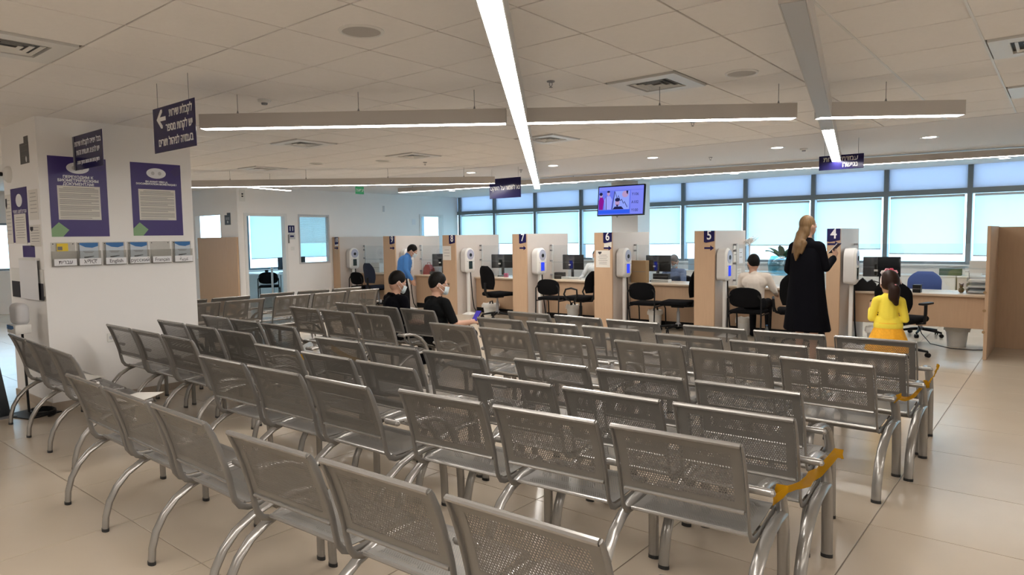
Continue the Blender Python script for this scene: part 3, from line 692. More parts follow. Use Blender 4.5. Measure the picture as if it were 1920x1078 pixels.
for x, y, rz, lab in ((-7.50, 10.36, 6, 'black visitor chair at booth seven'), (-5.55, 10.38, 4, 'black visitor chair at booth six'), (-3.69, 10.10, 4, 'black visitor chair under the man in white shirt'), (-13.24, 10.42, 0, 'black visitor chair at booth ten')):
    if VC is None: VC = visitor_chair(); VC.location = (x, y, 0); VC.rotation_euler = (0, 0, math.radians(rz)); tag(VC, lab, 'chair', 'black visitor chairs')
    else: copy_tree(VC, (x, y, 0), math.radians(rz), lab, 'black visitor chairs')
def swivel_chair(arms, high=True, fab=M_fab, zs=.47):
    t = thing('swivel_chair', '', 'chair')
    for k in range(5):
        a = 2 * PI * k / 5 + .3; c, s = math.cos(a), math.sin(a)
        l = MB().tube([(c * .03, s * .03, .11), (c * .17, s * .17, .095), (c * .31, s * .31, .075)], [.022, .02, .015], 8).build('base_arm', M_black, t, True)
        M = Matrix.Translation((c * .31, s * .31, .03)) @ Matrix.Rotation(a + .7, 4, 'Z') @ Matrix.Rotation(PI / 2, 4, 'X')
        MB().lathe([(.012, -.024), (.03, -.022), (.03, -.006), (.012, -.004), (.012, .004), (.03, .006), (.03, .022), (.012, .024)], 12, M=M).tube([(c * .31, s * .31, .03), (c * .31, s * .31, .08)], .008, 6).build('caster', M_black, l)
    MB().lathe([(.045, .09), (.045, .14), (.028, .15), (.028, zs - .13), (.018, zs - .13), (.018, zs - .05)], 14).build('gas_column', M_grey if not arms else M_black, t, True)
    MB().rbox(-.10, .10, -.12, .10, zs - .06, zs - .02, .01, 1).build('mechanism', M_black, t)
    mb = MB().rbox(-.245, .245, -.22, .26, zs - .025, zs + .055, .038, 3); mb.build('seat', fab, t, True)
    h = .47 if high else .40; zb = zs + .12
    n = 10; m = 12; vs = []
    for i in range(n + 1):
        u = i / n; z = zb + h * u; wd = .235 * (1 - .55 * max(0, (u - .62) / .38) ** 2) * (.82 + .18 * min(1, u / .25)); yb = -.265 - .07 * u + .05 * math.sin(PI * u) * .6
        for j in range(m):
            a = 2 * PI * j / m; th = .034 if 0 < i < n else .012
            vs.append((wd * math.cos(a), yb + th * math.sin(a) + .03 * math.cos(a) ** 2, z))
    fs = [(i * m + j, i * m + (j + 1) % m, (i + 1) * m + (j + 1) % m, (i + 1) * m + j) for i in range(n) for j in range(m)] + [tuple(range(m)), tuple(n * m + j for j in range(m - 1, -1, -1))]
    MB().add(vs, fs).build('backrest', fab, t, True)
    MB().tube([(0, -.10, zs - .04), (0, -.24, zs - .03), (0, -.30, zs + .08), (0, -.30, zs + .25)], .022, 8, flat=((1, 0, 0), 1.6)).build('back_bracket', M_black, t, True)
    if arms == 'T':
        for s in (-1, 1):
            a = MB().tube([(s * .20, -.02, zs - .03), (s * .29, -.02, zs - .02), (s * .30, -.02, zs + .10), (s * .30, -.02, zs + .22)], .018, 8, flat=((0, 1, 0), 1.7)).build('armrest_post', M_black, t, True)
            MB().rbox(s * .30 - .04, s * .30 + .04, -.15, .13, zs + .22, zs + .25, .012, 2).build('arm_pad', M_black, a, True)
    elif arms == 'loop':
        for s in (-1, 1):
            MB().tube([(s * .20, .10, zs - .02), (s * .30, .10, zs), (s * .31, .16, zs + .10), (s * .31, .12, zs + .19), (s * .31, .0, zs + .215), (s * .31, -.12, zs + .19), (s * .30, -.12, zs + .08), (s * .27, -.06, zs), (s * .2, -.02, zs - .02)], .017, 8).build('armrest', M_black, t, True)
    return t
for x, y, rz, lab, arms, high, fab in (
        (-8.86, 10.32, -12, 'black high-backed swivel chair at booth eight', None, True, M_fab),
        (-6.92, 10.42, 90, 'swivel chair at booth seven showing only its looped armrest', 'loop', False, M_fab),
        (-5.02, 10.50, 100, 'black swivel chair at booth six turned sideways', None, True, M_fab),
        (-3.05, 10.25, 20, 'dark swivel chair between the man in white and the woman', 'loop', True, M_fab),
        (-1.66, 10.05, -14, 'large black office chair with armrests behind the girl', 'T', False, M_fab),
        (-12.62, 10.38, -5, 'dark navy swivel chair at booth ten', None, True, mat('navy_fabric', (.012, .018, .04), .9)),
        (-1.74, 12.15, 180, 'blue upholstered clerk chair behind the desk of booth four', None, False, mat('blue_fabric', (.05, .085, .25), .85))):
    t = swivel_chair(arms, high, fab); t.location = (x, y, 0); t.rotation_euler = (0, 0, math.radians(rz)); tag(t, lab, 'chair', 'swivel chairs')

# ------------------------------------------------------------------ things on and around the desks
ZD = .768
def monitor(label, x, y, rz, w=.50, h=.30, zc=1.10):
    t = thing('monitor', label, 'monitor', (x, y, ZD), math.radians(rz), 'desk monitors'); z = zc - ZD
    MB().rbox(-w / 2, w / 2, -.018, .012, z - h / 2, z + h / 2, .008, 2).build('back_shell', M_black, t, True)
    MB().box(-w / 2 + .012, w / 2 - .012, .0125, .0145, z - h / 2 + .02, z + h / 2 - .012).build('screen', mat('screen_glow', (.15, .2, .28), .2), t)
    MB().rbox(-.03, .03, -.035, -.015, .03, z, .006, 1).build('neck', M_black, t); MB().rbox(-.12, .12, -.12, .07, 0, .018, .006, 1).build('foot', M_black, t)
    MB().box(-.10, -.05, -.0195, -.0185, z - .07, z - .04).build('sticker', M_paper, t)
for a in (('black monitor seen from behind at booth four', -2.16, 11.40, 4), ('black monitor seen from behind at booth seven', -7.72, 11.36, 0), ('black monitor at booth six beside the cardboard box', -5.85, 11.40, 0),
          ('black monitor turned sideways at booth eight', -9.56, 11.34, 38), ('dark monitor at booth nine beside partition eight', -11.40, 11.32, 60)): monitor(*a)
def carton(label, x, y, rz, w, d, h, z=ZD, m=M_card, name='cardboard_box'):
    t = thing(name, label, 'box', (x, y, z), math.radians(rz)); MB().rbox(-w / 2, w / 2, -d / 2, d / 2, 0, h, .004, 1).build('body', m, t)
    MB().box(-w / 2 + .01, w / 2 - .01, -.02, .02, h, h + .0015).build('tape_strip', M_lgrey if m is M_card else M_grey, t)
    MB().box(-w / 2 + .005, w / 2 - .005, -d / 2 - .0012, -d / 2, h * .5 - .004, h * .5 + .004).build('seam', M_ink, t); return t
carton('tall brown cardboard box on the desk of booth six', -5.99, 10.955, 0, .30, .13, .40)
carton('flat white carton in front of the monitor at booth six', -5.68, 11.18, 0, .34, .14, .055, m=M_white, name='white_carton')
carton('black device with white print on the carton at booth six', -5.68, 11.19, 0, .30, .10, .10, ZD + .057, M_black, 'card_reader')
carton('small white cartons on the desk of booth seven', -7.62, 11.14, 0, .42, .10, .05, m=M_white, name='white_carton')
carton('black telephone set on the desk of booth seven', -7.92, 11.18, 10, .18, .16, .13, m=M_black, name='desk_phone')
carton('grey printer on the desk of booth nine', -11.67, 11.44, 0, .26, .24, .17, m=M_lgrey, name='printer')
carton('black telephone set on the desk of booth nine', -11.53, 11.13, 0, .15, .10, .07, m=M_black, name='desk_phone')
carton('white document tray on the desk of booth ten', -13.72, 11.32, 0, .34, .26, .24, m=M_white, name='document_tray')
carton('pink stapler by the monitor of booth eight', -9.32, 11.16, 30, .08, .14, .08, m=mat('pink_plastic', (.6, .12, .22), .5), name='stapler')
# red bag at booth nine
t = thing('red_bag', 'dark red bag standing on the desk of booth nine', 'bag', (-11.72, 11.17, ZD), .3)
MB().prism([(-.11, 0), (.11, 0), (.10, .12), (.05, .22), (-.04, .23), (-.09, .15)], -.09, .09).build('body', mat('red_leather', (.30, .03, .03), .5), t)
MB().tube([(-.05, 0, .20), (-.03, 0, .27), (.04, 0, .27), (.06, 0, .19)], .008, 6).build('handle', mat('red_leather', (.30, .03, .03), .5), t)
# waste bins
def waste_bin(label, x, y, r=.14, h=.30, lump=False):
    t = thing('waste_bin', label, 'bin', (x, y, 0), 0, 'white waste bins')
    MB().lathe([(r * .8, .0), (r, h), (r * 1.04, h), (r * 1.04, h + .012), (r * .94, h + .012), (r * .76, .012), (.0001, .012)], 20).build('bucket', M_white, t, True)
    b = MB(); n = 20
    vs = []
    for i, (rr, z) in enumerate(((r * 1.10, h - .06), (r * 1.12, h - .01), (r * 1.02, h + .02), (r * .9, h - .02))):
        for j in range(n): q = 1 + .06 * math.sin(j * 2.7 + i); vs.append((rr * q * math.cos(2 * PI * j / n), rr * q * math.sin(2 * PI * j / n), z + .01 * math.sin(j * 1.9)))
    b.add(vs, [(i * n + j, i * n + (j + 1) % n, (i + 1) * n + (j + 1) % n, (i + 1) * n + j) for i in range(3) for j in range(n)]).build('liner_bag', M_paper, t, True)
    if lump: MB().tube([(-.03, 0, h - .02), (-.02, .0, h + .05), (.03, .01, h + .07), (.04, .02, h - .02)], .016, 8).build('discarded_loop', M_black, t, True)
for a in (('white waste bin with black item beside the kiosk of booth eight', -9.35, 10.68, .17, .22, True), ('white waste bin under the desk of booth seven', -7.30, 10.72, .12, .30, True), ('white waste bin under the desk of booth six', -5.55, 10.70, .12, .30, True),
          ('white waste bin behind the pole of booth four', -2.05, 10.70, .15, .26, False), ('white waste bin under the right end of the desk of booth four', -1.17, 11.3, .14, .28, False), ('pale waste bin beside the man in white shirt', -4.0, 10.74, .115, .26, False)): waste_bin(*a)
# booth four: black bag, cable, tray, figurine, mat
t = thing('black_bag', 'black bag slumped on the desk behind the kiosk of booth four', 'bag', (-2.30, 10.95, ZD), .2)
MB().prism([(-.16, 0), (.17, 0), (.16, .10), (.10, .17), (.04, .13), (-.02, .19), (-.10, .12), (-.15, .06)], -.10, .05).build('body', M_black, t)
MB().tube([(.10, 0, .15), (.2, 0, .12), (.26, -.02, .05), (.3, 0, .012)], .007, 6).build('strap', M_black, t, True)
t = thing('letter_tray', 'stacked letter trays with papers at the right end of booth four', 'tray', (-.94, 11.22, ZD))
for k in range(3):
    q = MB(); z = .012 + k * .075; q.box(-.12, .12, -.15, .15, z, z + .004).box(-.12, -.116, -.15, .15, z, z + .05).box(.116, .12, -.15, .15, z, z + .05).box(-.12, .12, .146, .15, z, z + .05)
    tr = q.build('tray', M_lgrey if k else M_grey, t); MB().box(-.105, .105, -.14, .14, z + .005, z + .022).build('paper_pile', M_paper, tr)
MB().box(-.115, .115, .10, .106, .27, .44).build('notice_card', M_paper, t)
for sx in (-1, 1): MB().tube([(sx * .117, .13, 0), (sx * .117, .13, .3)], .005, 6).build('tray_post', M_grey, t)
t = thing('figurine', 'small dark figurine beside the letter trays', 'figurine', (-1.12, 11.12, ZD))
MB().ball((0, 0, .04), (.035, .03, .042), 10).ball((.0, 0, .10), (.026, .024, .026), 10).build('body', mat('brown_resin', (.06, .035, .03), .5), t, True)
MB().ball((-.02, 0, .125), .010, 8).ball((.02, 0, .125), .010, 8).build('ears', mat('brown_resin', (.06, .035, .03), .5), t, True)
tag(MB().tube([(-1.62, 11.0, .34), (-1.56, 11.02, .18), (-1.45, 11.0, .05), (-1.2, 10.98, .008), (-.95, 11.0, .008), (-.82, 11.1, .008)], .006, 6).build('power_cable', M_black, None, True), 'black power cable drooping below the desk of booth four', 'cable')
carton('black desk stand on the counter of booth four', -1.62, 10.94, 0, .10, .12, .11, m=M_black, name='desk_stand')
# low cabinets and items below the windows
for k, (x0, x1, m) in enumerate(((-2.62, -1.52, M_white), (-1.5, -.62, M_side), (-4.1, -2.66, M_white), (-5.6, -4.14, M_white), (-7.0, -5.64, M_white))):
    t = thing('low_cabinet', 'low %s cabinet under the window, %s' % ('pale wood' if m is M_side else 'white', ('behind booth four', 'right of the blue chair', 'behind the woman in black', 'behind the man in white shirt', 'behind booth six')[k]), 'cabinet', (x0, 14.2, 0), 0, 'low cabinets under the windows')
    w = x1 - x0; MB().box(0, w, .02, .48, .05, .80).build('body', m, t); MB().box(.02, w - .02, .05, .46, 0, .05).build('plinth', M_grey, t); MB().rbox(-.005, w + .005, 0, .49, .80, .83, .004, 1).build('top', M_white, t)
    for q in range(2): d = MB().box(w * q / 2 + .008, w * (q + 1) / 2 - .008, .002, .019, .07, .79).build('door', m, t); MB().box(w / 2 + (-.05 if q == 0 else .038), w / 2 + (-.038 if q == 0 else .05), -.012, .002, .45, .6).build('handle', M_grey, d)
carton('dark green tin on the cabinet under the window', -1.62, 14.4, 0, .34, .12, .12, .832, mat('dark_green', (.03, .08, .05), .5), 'tin_box')
carton('white box on the cabinet right of the green tin', -1.28, 14.4, 0, .24, .16, .14, .832, M_white, 'white_box')
carton('blue box on the window cabinet behind booth six', -6.4, 14.4, 0, .36, .3, .25, .832, mat('pale_blue_box', (.25, .38, .5), .6), 'blue_box')
# glass vase, plant, fan
def leaves(mb, c, n, L, droop, w, seed):
    r = random.Random(seed)
    for k in range(n):
        a = 2 * PI * k / n + r.uniform(-.3, .3); ca, sa = math.cos(a), math.sin(a); l = L * r.uniform(.75, 1.1); up = r.uniform(.85, 1.25); vs = []
        for i in range(6):
            u = i / 5; rad = l * u; z = l * (up * u - droop * u * u); ww = w * math.sin(PI * min(.98, .12 + u * .86)) * .5
            for s in (-1, 0, 1): vs.append((c[0] + ca * rad - sa * ww * s, c[1] + sa * rad + ca * ww * s, c[2] + z - .012 * abs(s)))
        fs = [(3 * i + s, 3 * i + s + 1, 3 * i + s + 4, 3 * i + s + 3) for i in range(5) for s in (0, 1)]
        mb.add(vs, fs)
t = thing('potted_plant', 'leafy green plant in a bluish glass tank beside the window', 'plant', (-4.36, 13.75, .0))
MB().box(-.35, .35, -.25, .25, 0, .80).build('stand', M_white, t)
MB().lathe([(.10, .80), (.26, .86), (.28, 1.05), (.22, 1.18), (.21, 1.18), (.26, 1.05), (.24, .88), (.0001, .83)], 20).build('glass_tank', glass('blue_glass', (.62, .82, .88), .12, .05), t, True)
for k in range(9):
    a = 2 * PI * k / 9; mb = MB(); leaves(mb, (.02, .0, 1.13), 1, .42, .62, .12, 10 + k)
    lf = mb.build('leaf', mat('plant_leaf', (.035, .12, .045), .5), t, True)
    for v in lf.data.vertices:
        x, y = v.co.x, v.co.y; v.co.x, v.co.y = x * math.cos(a) - y * math.sin(a), x * math.sin(a) + y * math.cos(a)
    s = lf.modifiers.new('thickness', 'SOLIDIFY'); s.thickness = .002
t = thing('desk_fan', 'white desk fan clipped above the partition of booth five', 'fan', (-4.24, 11.62, 1.47))
MB().tube([(-.06, 0, .06), (-.05, 0, 0), (0, 0, -.02), (0, 0, -.30)], .014, 8).build('neck', M_white, t, True)
fm = Matrix.Translation((.03, 0, .02)) @ Matrix.Rotation(math.radians(-35), 4, 'Y')
for r, z in ((.13, 0), (.135, .02), (.13, .04), (.09, -.005), (.09, .045), (.05, -.008), (.05, .048)):
    MB().tube([fm @ Vector((r * math.cos(2 * PI * i / 24), r * math.sin(2 * PI * i / 24), z)) for i in range(25)], .0035, 6, caps=False).build('guard_ring', M_white, t, True)
for k in range(3):
    a = 2 * PI * k / 3; MB().add([fm @ Vector(p) for p in [(.02 * math.cos(a), .02 * math.sin(a), .015), (.11 * math.cos(a - .3), .11 * math.sin(a - .3), .01), (.115 * math.cos(a + .2), .115 * math.sin(a + .2), .02), (.08 * math.cos(a + .6), .08 * math.sin(a + .6), .028), (.02 * math.cos(a), .02 * math.sin(a), .018), (.11 * math.cos(a - .3), .11 * math.sin(a - .3), .013), (.115 * math.cos(a + .2), .115 * math.sin(a + .2), .023), (.08 * math.cos(a + .6), .08 * math.sin(a + .6), .031)]],
        [(0, 1, 2, 3), (7, 6, 5, 4), (0, 4, 5, 1), (1, 5, 6, 2), (2, 6, 7, 3), (3, 7, 4, 0)]).build('blade', M_lgrey, t)
MB().lathe([(.0001, -.02), (.035, -.015), (.04, .02), (.03, .055), (.0001, .06)], 14, M=fm).build('motor', M_white, t, True)
# papers pinned on partition five side, bottle
for k, (y, z, w, h, m) in enumerate(((11.15, 1.30, .20, .28, M_paper), (11.38, 1.25, .18, .25, M_wprint), (11.30, .97, .2, .14, M_paper))):
    t = thing('pinned_sheet', 'white sheet pinned to the side of partition five, %s' % ('nearest the kiosk', 'upper right one', 'lowest one')[k], 'notice', (PX[5][1] + .001, y, z))
    MB().box(-.0005, .0008, -w / 2, w / 2, -h / 2, h / 2).build('sheet', m, t); MB().box(.0009, .0014, -w * .35, w * .3, -h * .1, -h * .06).box(.0009, .0014, -w * .35, w * .2, h * .2, h * .24).build('printed_lines', M_ink, t)
t = thing('water_bottle', 'clear water bottle on the floor under the man in white', 'bottle', (-3.5, 10.35, 0))
MB().lathe([(.034, 0), (.036, .01), (.036, .16), (.014, .21), (.014, .225)], 14).build('body', glass('pale_plastic', (.75, .83, .9), .12, .1), t, True)
MB().lathe([(.015, .225), (.015, .24), (.0001, .241)], 12).build('cap', M_blue, t)
# screen behind the desk of booth eight: hanging acrylic arm

# ================================================================== SIGNS AND POSTERS
def hebrew(lines, size, parent, x, y, z, dz, rot=FRONT, m=M_wprint, align='CENTER', bold=.0015, squash=.8):
    for i, l in enumerate(lines): text(l, size, m, parent, (x, y, z - i * dz), rot, True, align, bold=bold, squash=squash)
# hanging sign with arrow
t = thing('hanging_sign', 'navy hanging sign with white left arrow and three Hebrew lines', 'sign', (-5.15, 2.353, 2.47))
MB().rbox(-.335, .335, 0, .006, -.172, .165, .002, 1).build('board', M_navy, t)
hebrew(['לקבלת שירות', 'יש לקחת מספר', 'בעמדה לניהול תורים'], .082, t, .30, -.001, .105, .103, align='RIGHT', squash=.80)
MB().prism([(-.27, .075), (-.20, .145), (-.175, .145), (-.175, .125), (-.215, .09), (-.12, .09), (-.12, .06), (-.215, .06), (-.175, .025), (-.175, .005), (-.20, .005)], -.0015, 0).build('arrow', M_wprint, t)
for sx in (-.25, .25): MB().tube([(sx, .003, .165), (sx, .003, ZC - 2.47 - .002)], .002, 6).build('hanger_wire', M_grey, t)
# flag sign mounted on the pillar
t = thing('flag_sign', 'navy sign with Hebrew text projecting from the white pillar', 'sign', (-7.20, 2.479, 2.49))
MB().rbox(-.355, .35, 0, .006, -.165, .165, .002, 1).build('board', M_navy, t)
hebrew(['בכל פנייה לקבלת שירות', 'יש להציג תעודת זהות'], .070, t, -.002, -.001, .085, .085, squash=.95)
hebrew(['רשיון נהיגה אינו מהווה מסמך מזהה'], .048, t, -.002, -.001, -.095, .08)
MB().box(-.358, -.34, -.01, .016, -.16, .16).build('wall_bracket', M_grey, t)
t = thing('hanging_sign', 'navy hanging sign asking for silence beside the central lamp', 'sign', (-7.62, 9.12, 2.475))
MB().rbox(-.355, .355, 0, .006, -.175, .17, .002, 1).build('board', M_navy, t); hebrew(['נא לשמור על השקט'], .105, t, 0, -.001, .0, .1, squash=.78)
for sx in (-.3, .3): MB().tube([(sx, .003, .17), (sx, .003, ZC - 2.475 - .004)], .002, 6).build('hanger_wire', M_grey, t)
t = thing('hanging_sign', 'navy accessibility counter sign behind the lit lamp end at right', 'sign', (-2.30, 9.5, 2.525))
MB().rbox(-.268, .265, 0, .006, -.092, .092, .002, 1).build('board', M_navy, t); hebrew(['עמדת שירות', 'נגישה'], .085, t, .20, -.001, .042, .078, align='RIGHT', squash=.95)
for sx in (-.2, .2): MB().tube([(sx, .003, .092), (sx, .003, ZC - 2.525 - .004)], .002, 6).build('hanger_wire', M_grey, t)
# exit sign
t = thing('exit_sign', 'green illuminated exit sign hanging at the far left', 'sign', (-12.0, 9.42, 2.68), PI / 2)
MB().rbox(-.11, .11, -.012, .012, -.08, .08, .004, 1).build('box', emis('exit_green', (.05, .22, .10), .45), t)
text('יציאה', .10, M_wprint, t, (0, -.0125, 0), FRONT, True, bold=.001)
for sx in (-.08, .08): MB().tube([(sx, 0, .08), (sx, 0, ZC - 2.68 - .004)], .003, 6).build('hanger_rod', M_grey, t)
# posters on the pillar (wall faces +X)
def poster(label, yc, zc, w, h, title, tsz, sub=None):
    t = thing('wall_poster', label, 'poster', (XC + .001, yc, zc), PI / 2)     # local x -> +Y, local -y -> +X
    MB().box(-w / 2, w / 2, -.0015, 0, -h / 2, h / 2).build('sheet', M_purple, t)
    ov = MB().prism([(.10 * math.cos(2 * PI * i / 28), h / 2 - .105 + .055 * math.sin(2 * PI * i / 28)) for i in range(28)], -.0028, -.0016).build('oval_badge', M_wprint, t)
    for sx in (-.035, .035): MB().prism([(sx + .018 * math.cos(2 * PI * i / 12), h / 2 - .105 + .02 * math.sin(2 * PI * i / 12)) for i in range(12)], -.0036, -.0029).build('badge_emblem', M_lgrey, ov)
    for i, l in enumerate(title): text(l, tsz, M_wprint, t, (0, -.0017, h / 2 - .195 - i * tsz * .95), FRONT, bold=.0012)
    pw, ph = w * .735, h * .425; pz = -h / 2 + .165 + ph / 2
    pp = MB().box(-pw / 2, pw / 2, -.0024, -.0016, pz - ph / 2, pz + ph / 2).build('text_panel', M_paper, t)
    mb = MB(); z = pz + ph / 2 - .02; k = 0
    while z > pz - ph / 2 + .012:
        ww = pw * .46 * (1 if k % 5 else .8); off = 0 if k < 5 else (pw * .46 - ww)
        mb.box(-ww - off, ww - off, -.0030, -.0025, z - .0022, z + .0022); z -= .0125 if k % 4 != 3 else .021; k += 1
    mb.build('printed_lines', M_ink, pp)
    MB().prism([(-w / 2, -h / 2), (-w / 2 + .095, -h / 2), (-w / 2 + .15, -h / 2 + .065), (-w / 2 + .065, -h / 2 + .14), (-w / 2, -h / 2 + .075)], -.0024, -.0016).build('green_corner', M_green, t)
    MB().prism([(w / 2 - .11, h / 2 - .08), (w / 2 - .05, h / 2 - .02), (w / 2, h / 2 - .04), (w / 2, h / 2 - .10), (w / 2 - .06, h / 2 - .13)], -.0024, -.0016).build('dark_corner', mat('dark_purple', (.05, .03, .15), .4), t)
    return t
poster('purple poster with Cyrillic title on the white pillar', 2.503, 2.07, .51, .775, ['ПЕРЕХОДИМ К', 'БИОМЕТРИЧЕСКИМ', 'ДОКУМЕНТАМ!'], .036)
poster('purple poster with French title on the white pillar', 3.245, 2.07, .515, .765, ['EN AVANT VERS LA', 'DOCUMENTATION BIOMETRIQUE !'], .026)
# leaflet holders
HL = [('עברית', 1, 2.335, 'Hebrew', 0), ('አማርኛ', 0, 2.552, 'Amharic', 1), ('English', 0, 2.789, 'English', 1), ('русский', 0, 3.02, 'Russian', 1), ('Français', 0, 3.245, 'French', 0), ('ﻋﺮﺑﻴﺔ', 1, 3.475, 'Arabic', 1)]
for s_, rtl, y, nm, full in HL:
    t = thing('leaflet_holder', 'clear wall holder labelled in %s, %s' % (nm, 'with leaflets inside' if full else 'empty of blue leaflets'), 'holder', (XC + .002, y, 1.512), PI / 2, 'leaflet holders on the pillar')
    w = .208
    mb = MB(); mb.box(-w / 2, w / 2, -.002, 0, -.118, .115).box(-w / 2, w / 2, -.036, -.034, -.118, .03).box(-w / 2, w / 2, -.034, -.002, -.118, -.115).box(-w / 2, -w / 2 + .002, -.034, -.002, -.115, .03).box(w / 2 - .002, w / 2, -.034, -.002, -.115, .03)
    mb.build('clear_pocket', M_holder, t)
    MB().box(-w / 2 + .012, w / 2 - .004, -.0375, -.0365, -.11, -.045).build('name_strip', M_wprint, t)
    text(s_, .052, M_dink, t, (.005, -.0378, -.079), FRONT, bool(rtl), squash=.9)
    for sx in (-1, 1): MB().lathe([(.0001, 0), (.005, 0), (.005, .003), (.0001, .003)], 8, M=Matrix.Translation((sx * .085, -.002, .10)) @ Matrix.Rotation(PI / 2, 4, 'X')).build('pin', M_dink, t)
    if full:
        L = thing('leaflet', 'white and blue leaflet in the %s holder' % nm, 'leaflet', (XC + .012, y, 1.512), PI / 2, 'leaflets in the wall holders')
        MB().box(-.08, .085, -.010, 0, -.108, .108).build('sheet', mat('leaflet_paper', (.55, .62, .70), .6), L)
        MB().prism([(-.08, .108), (.085, .108), (.085, .075), (.03, .058), (-.03, .065), (-.08, .09)], -.0115, -.0101).build('blue_header', M_blue, L)
        MB().box(-.05, .045, -.0108, -.0101, .02, .025).box(-.04, .035, -.0108, -.0101, .008, .013).build('printed_lines', M_ink, L)
        MB().prism([(-.045, -.03), (.04, -.022), (.045, -.028), (-.02, -.042), (-.045, -.042)], -.0108, -.0101).build('picture', M_dink, L)
    if nm == 'Hebrew':
        L = thing('yellow_card', 'yellow card with dark code patch inside the Hebrew holder', 'card', (XC + .012, y, 1.512), PI / 2); MB().box(-.055, .04, -.003, 0, .03, .105).build('card', M_yel, L); MB().box(-.05, -.01, -.0038, -.0031, .04, .075).build('dark_patch', M_ink, L)
t = thing('wall_socket', 'white double wall socket low on the pillar', 'socket', (XC + .0, 2.74, .65), PI / 2); MB().rbox(-.06, .06, -.012, 0, -.045, .045, .004, 2).build('plate', M_white, t)
for sx in (-.028, .028): MB().lathe([(.0001, 0), (.02, 0), (.02, .002), (.0001, .002)], 14, M=Matrix.Translation((sx, -.012, 0)) @ Matrix.Rotation(PI / 2, 4, 'X')).build('outlet', M_lgrey, t)
# south face of the pillar (Y = 2.17)
YS = 2.17
def pinned(name, label, x0, x1, z0, z1, m, lines=0, d=.001, cat='notice', emblem=None, tilt=0):
    t = thing(name, label, cat, ((x0 + x1) / 2, YS - d, (z0 + z1) / 2)); w, h = x1 - x0, z1 - z0
    MB().box(-w / 2, w / 2, -.0012, 0, -h / 2, h / 2).build('sheet', m, t)
    if lines:
        mb = MB()
        for i in range(lines): zz = h * .38 - i * h * .76 / lines; ww = w * random.uniform(.3, .42); mb.box(-ww, ww, -.0019, -.0013, zz - .002, zz + .002)
        mb.build('printed_lines', M_ink, t)
    if emblem: MB().prism([(-w * .42, h * .42), (-w * .15, h * .42), (-w * .15, h * .28), (-w * .28, h * .2), (-w * .42, h * .28)], -.0022, -.0013).build('emblem', M_dink, t)
    return t
t = pinned('notice_sheet', 'dark grey notice high on the left face of the pillar', -8.06, -7.79, 2.40, 2.60, mat('charcoal_print', (.06, .06, .065), .4), 3)
MB().box(.0, .13, -.0012, 0, .10, .16).build('tab', mat('charcoal_print', (.06, .06, .065), .4), t); MB().ball((.05, -.002, -.06), (.02, .001, .03), 10).build('hand_symbol', M_wprint, t)
t = pinned('wall_poster', 'narrow purple poster with oval badge on the left face of the pillar', -8.45, -7.93, 1.63, 2.18, M_purple, cat='poster')
MB().prism([(.10 * math.cos(2 * PI * i / 24), .15 + .065 * math.sin(2 * PI * i / 24)) for i in range(24)], -.0025, -.0013).build('oval_badge', M_wprint, t)
text('עוברים לתיעוד ביומטרי', .055, M_wprint, t, (0, -.0014, .04), FRONT, True, squash=.85)
pinned('notice_sheet', 'white sheet taped over the purple poster on the pillar', -8.37, -8.0, 1.62, 1.92, M_paper, 9, .004)
pinned('notice_sheet', 'white notice with dark shield emblem, left edge of the pillar', -8.655, -8.46, 1.62, 2.13, M_paper, 10, emblem=1)
pinned('notice_sheet', 'white notice high beside the pillar corner', -7.89, -7.62, 1.85, 2.14, M_paper, 6)
pinned('notice_sheet', 'white notice with shield emblem at the pillar corner', -7.92, -7.60, 1.59, 1.80, M_paper, 6, emblem=1)
pinned('notice_sheet', 'small purple notice above the hanging white sheet', -8.17, -7.80, 1.485, 1.60, M_purple)
pinned('notice_sheet', 'black notice with yellow print behind the hanging white sheet', -8.56, -7.58, 1.07, 1.235, M_dink, 0, .012)
t = pinned('hanging_sheet', 'blank white sheet hanging from the clip panel on the pillar', -8.22, -7.66, 1.07, 1.46, M_wprint, 0, .03); MB().box(-.26, .26, -.006, .0285, .19, .21).build('clip_bar', M_white, t)
t = thing('clip_panel', 'white plastic panel mounted behind the hanging sheet', 'panel', (-8.07, YS, 1.27)); MB().rbox(-.50, .48, -.011, 0, -.16, .10, .003, 1).build('plate', M_white, t)
t = thing('dome_camera', 'white dome security camera on the left face of the pillar', 'camera', (-8.44, YS, 2.33))
mt = Matrix.Rotation(PI / 2, 4, 'X'); MB().lathe([(.085, 0), (.085, .02), (.06, .05), (.03, .062), (.0001, .064)], 20, M=mt).build('housing', M_white, t, True); MB().lathe([(.02, .055), (.022, .10), (.0001, .102)], 12, M=mt).build('lens', M_black, t, True)
# hand sanitiser station
t = thing('sanitiser_stand', 'white hand sanitiser dispenser on a thin black stand by the pillar', 'dispenser', (-7.80, 2.02, 0))
MB().box(-.20, .20, -.15, .15, 0, .008, M=Matrix.Translation((.22, -.02, 0)) @ Matrix.Rotation(math.radians(18), 4, 'Z')).build('base_plate', M_black, t)
MB().tube([(.13, -.02, 0), (.0, 0, .80)], .011, 8).build('pole', M_black, t)
b = MB(); b.rbox(-.13, .13, -.07, .045, .84, 1.05, .05, 4).build('upper_cover', mat('dispenser_shell', (.62, .62, .64), .35), t, True)
MB().rbox(-.14, .12, -.085, .05, .76, .85, .012, 2).build('drip_unit', M_white, t, True)
MB().prism([(-.13, .84), (.06, .84), (.08, .815), (.0, .80), (-.13, .80)], -.0875, -.0856).build('blue_label', M_blue, t)
tag(MB().tube([(-.05 + .13 * math.cos(a * .5), .0 + .09 * math.sin(a * .5), .012 + .0012 * a) for a in range(0, 34)], .012, 6).build('cable_coil', M_black, None, True, (-7.36, 2.045, .009)), 'black cable coiled on the floor at the pillar foot', 'cable')
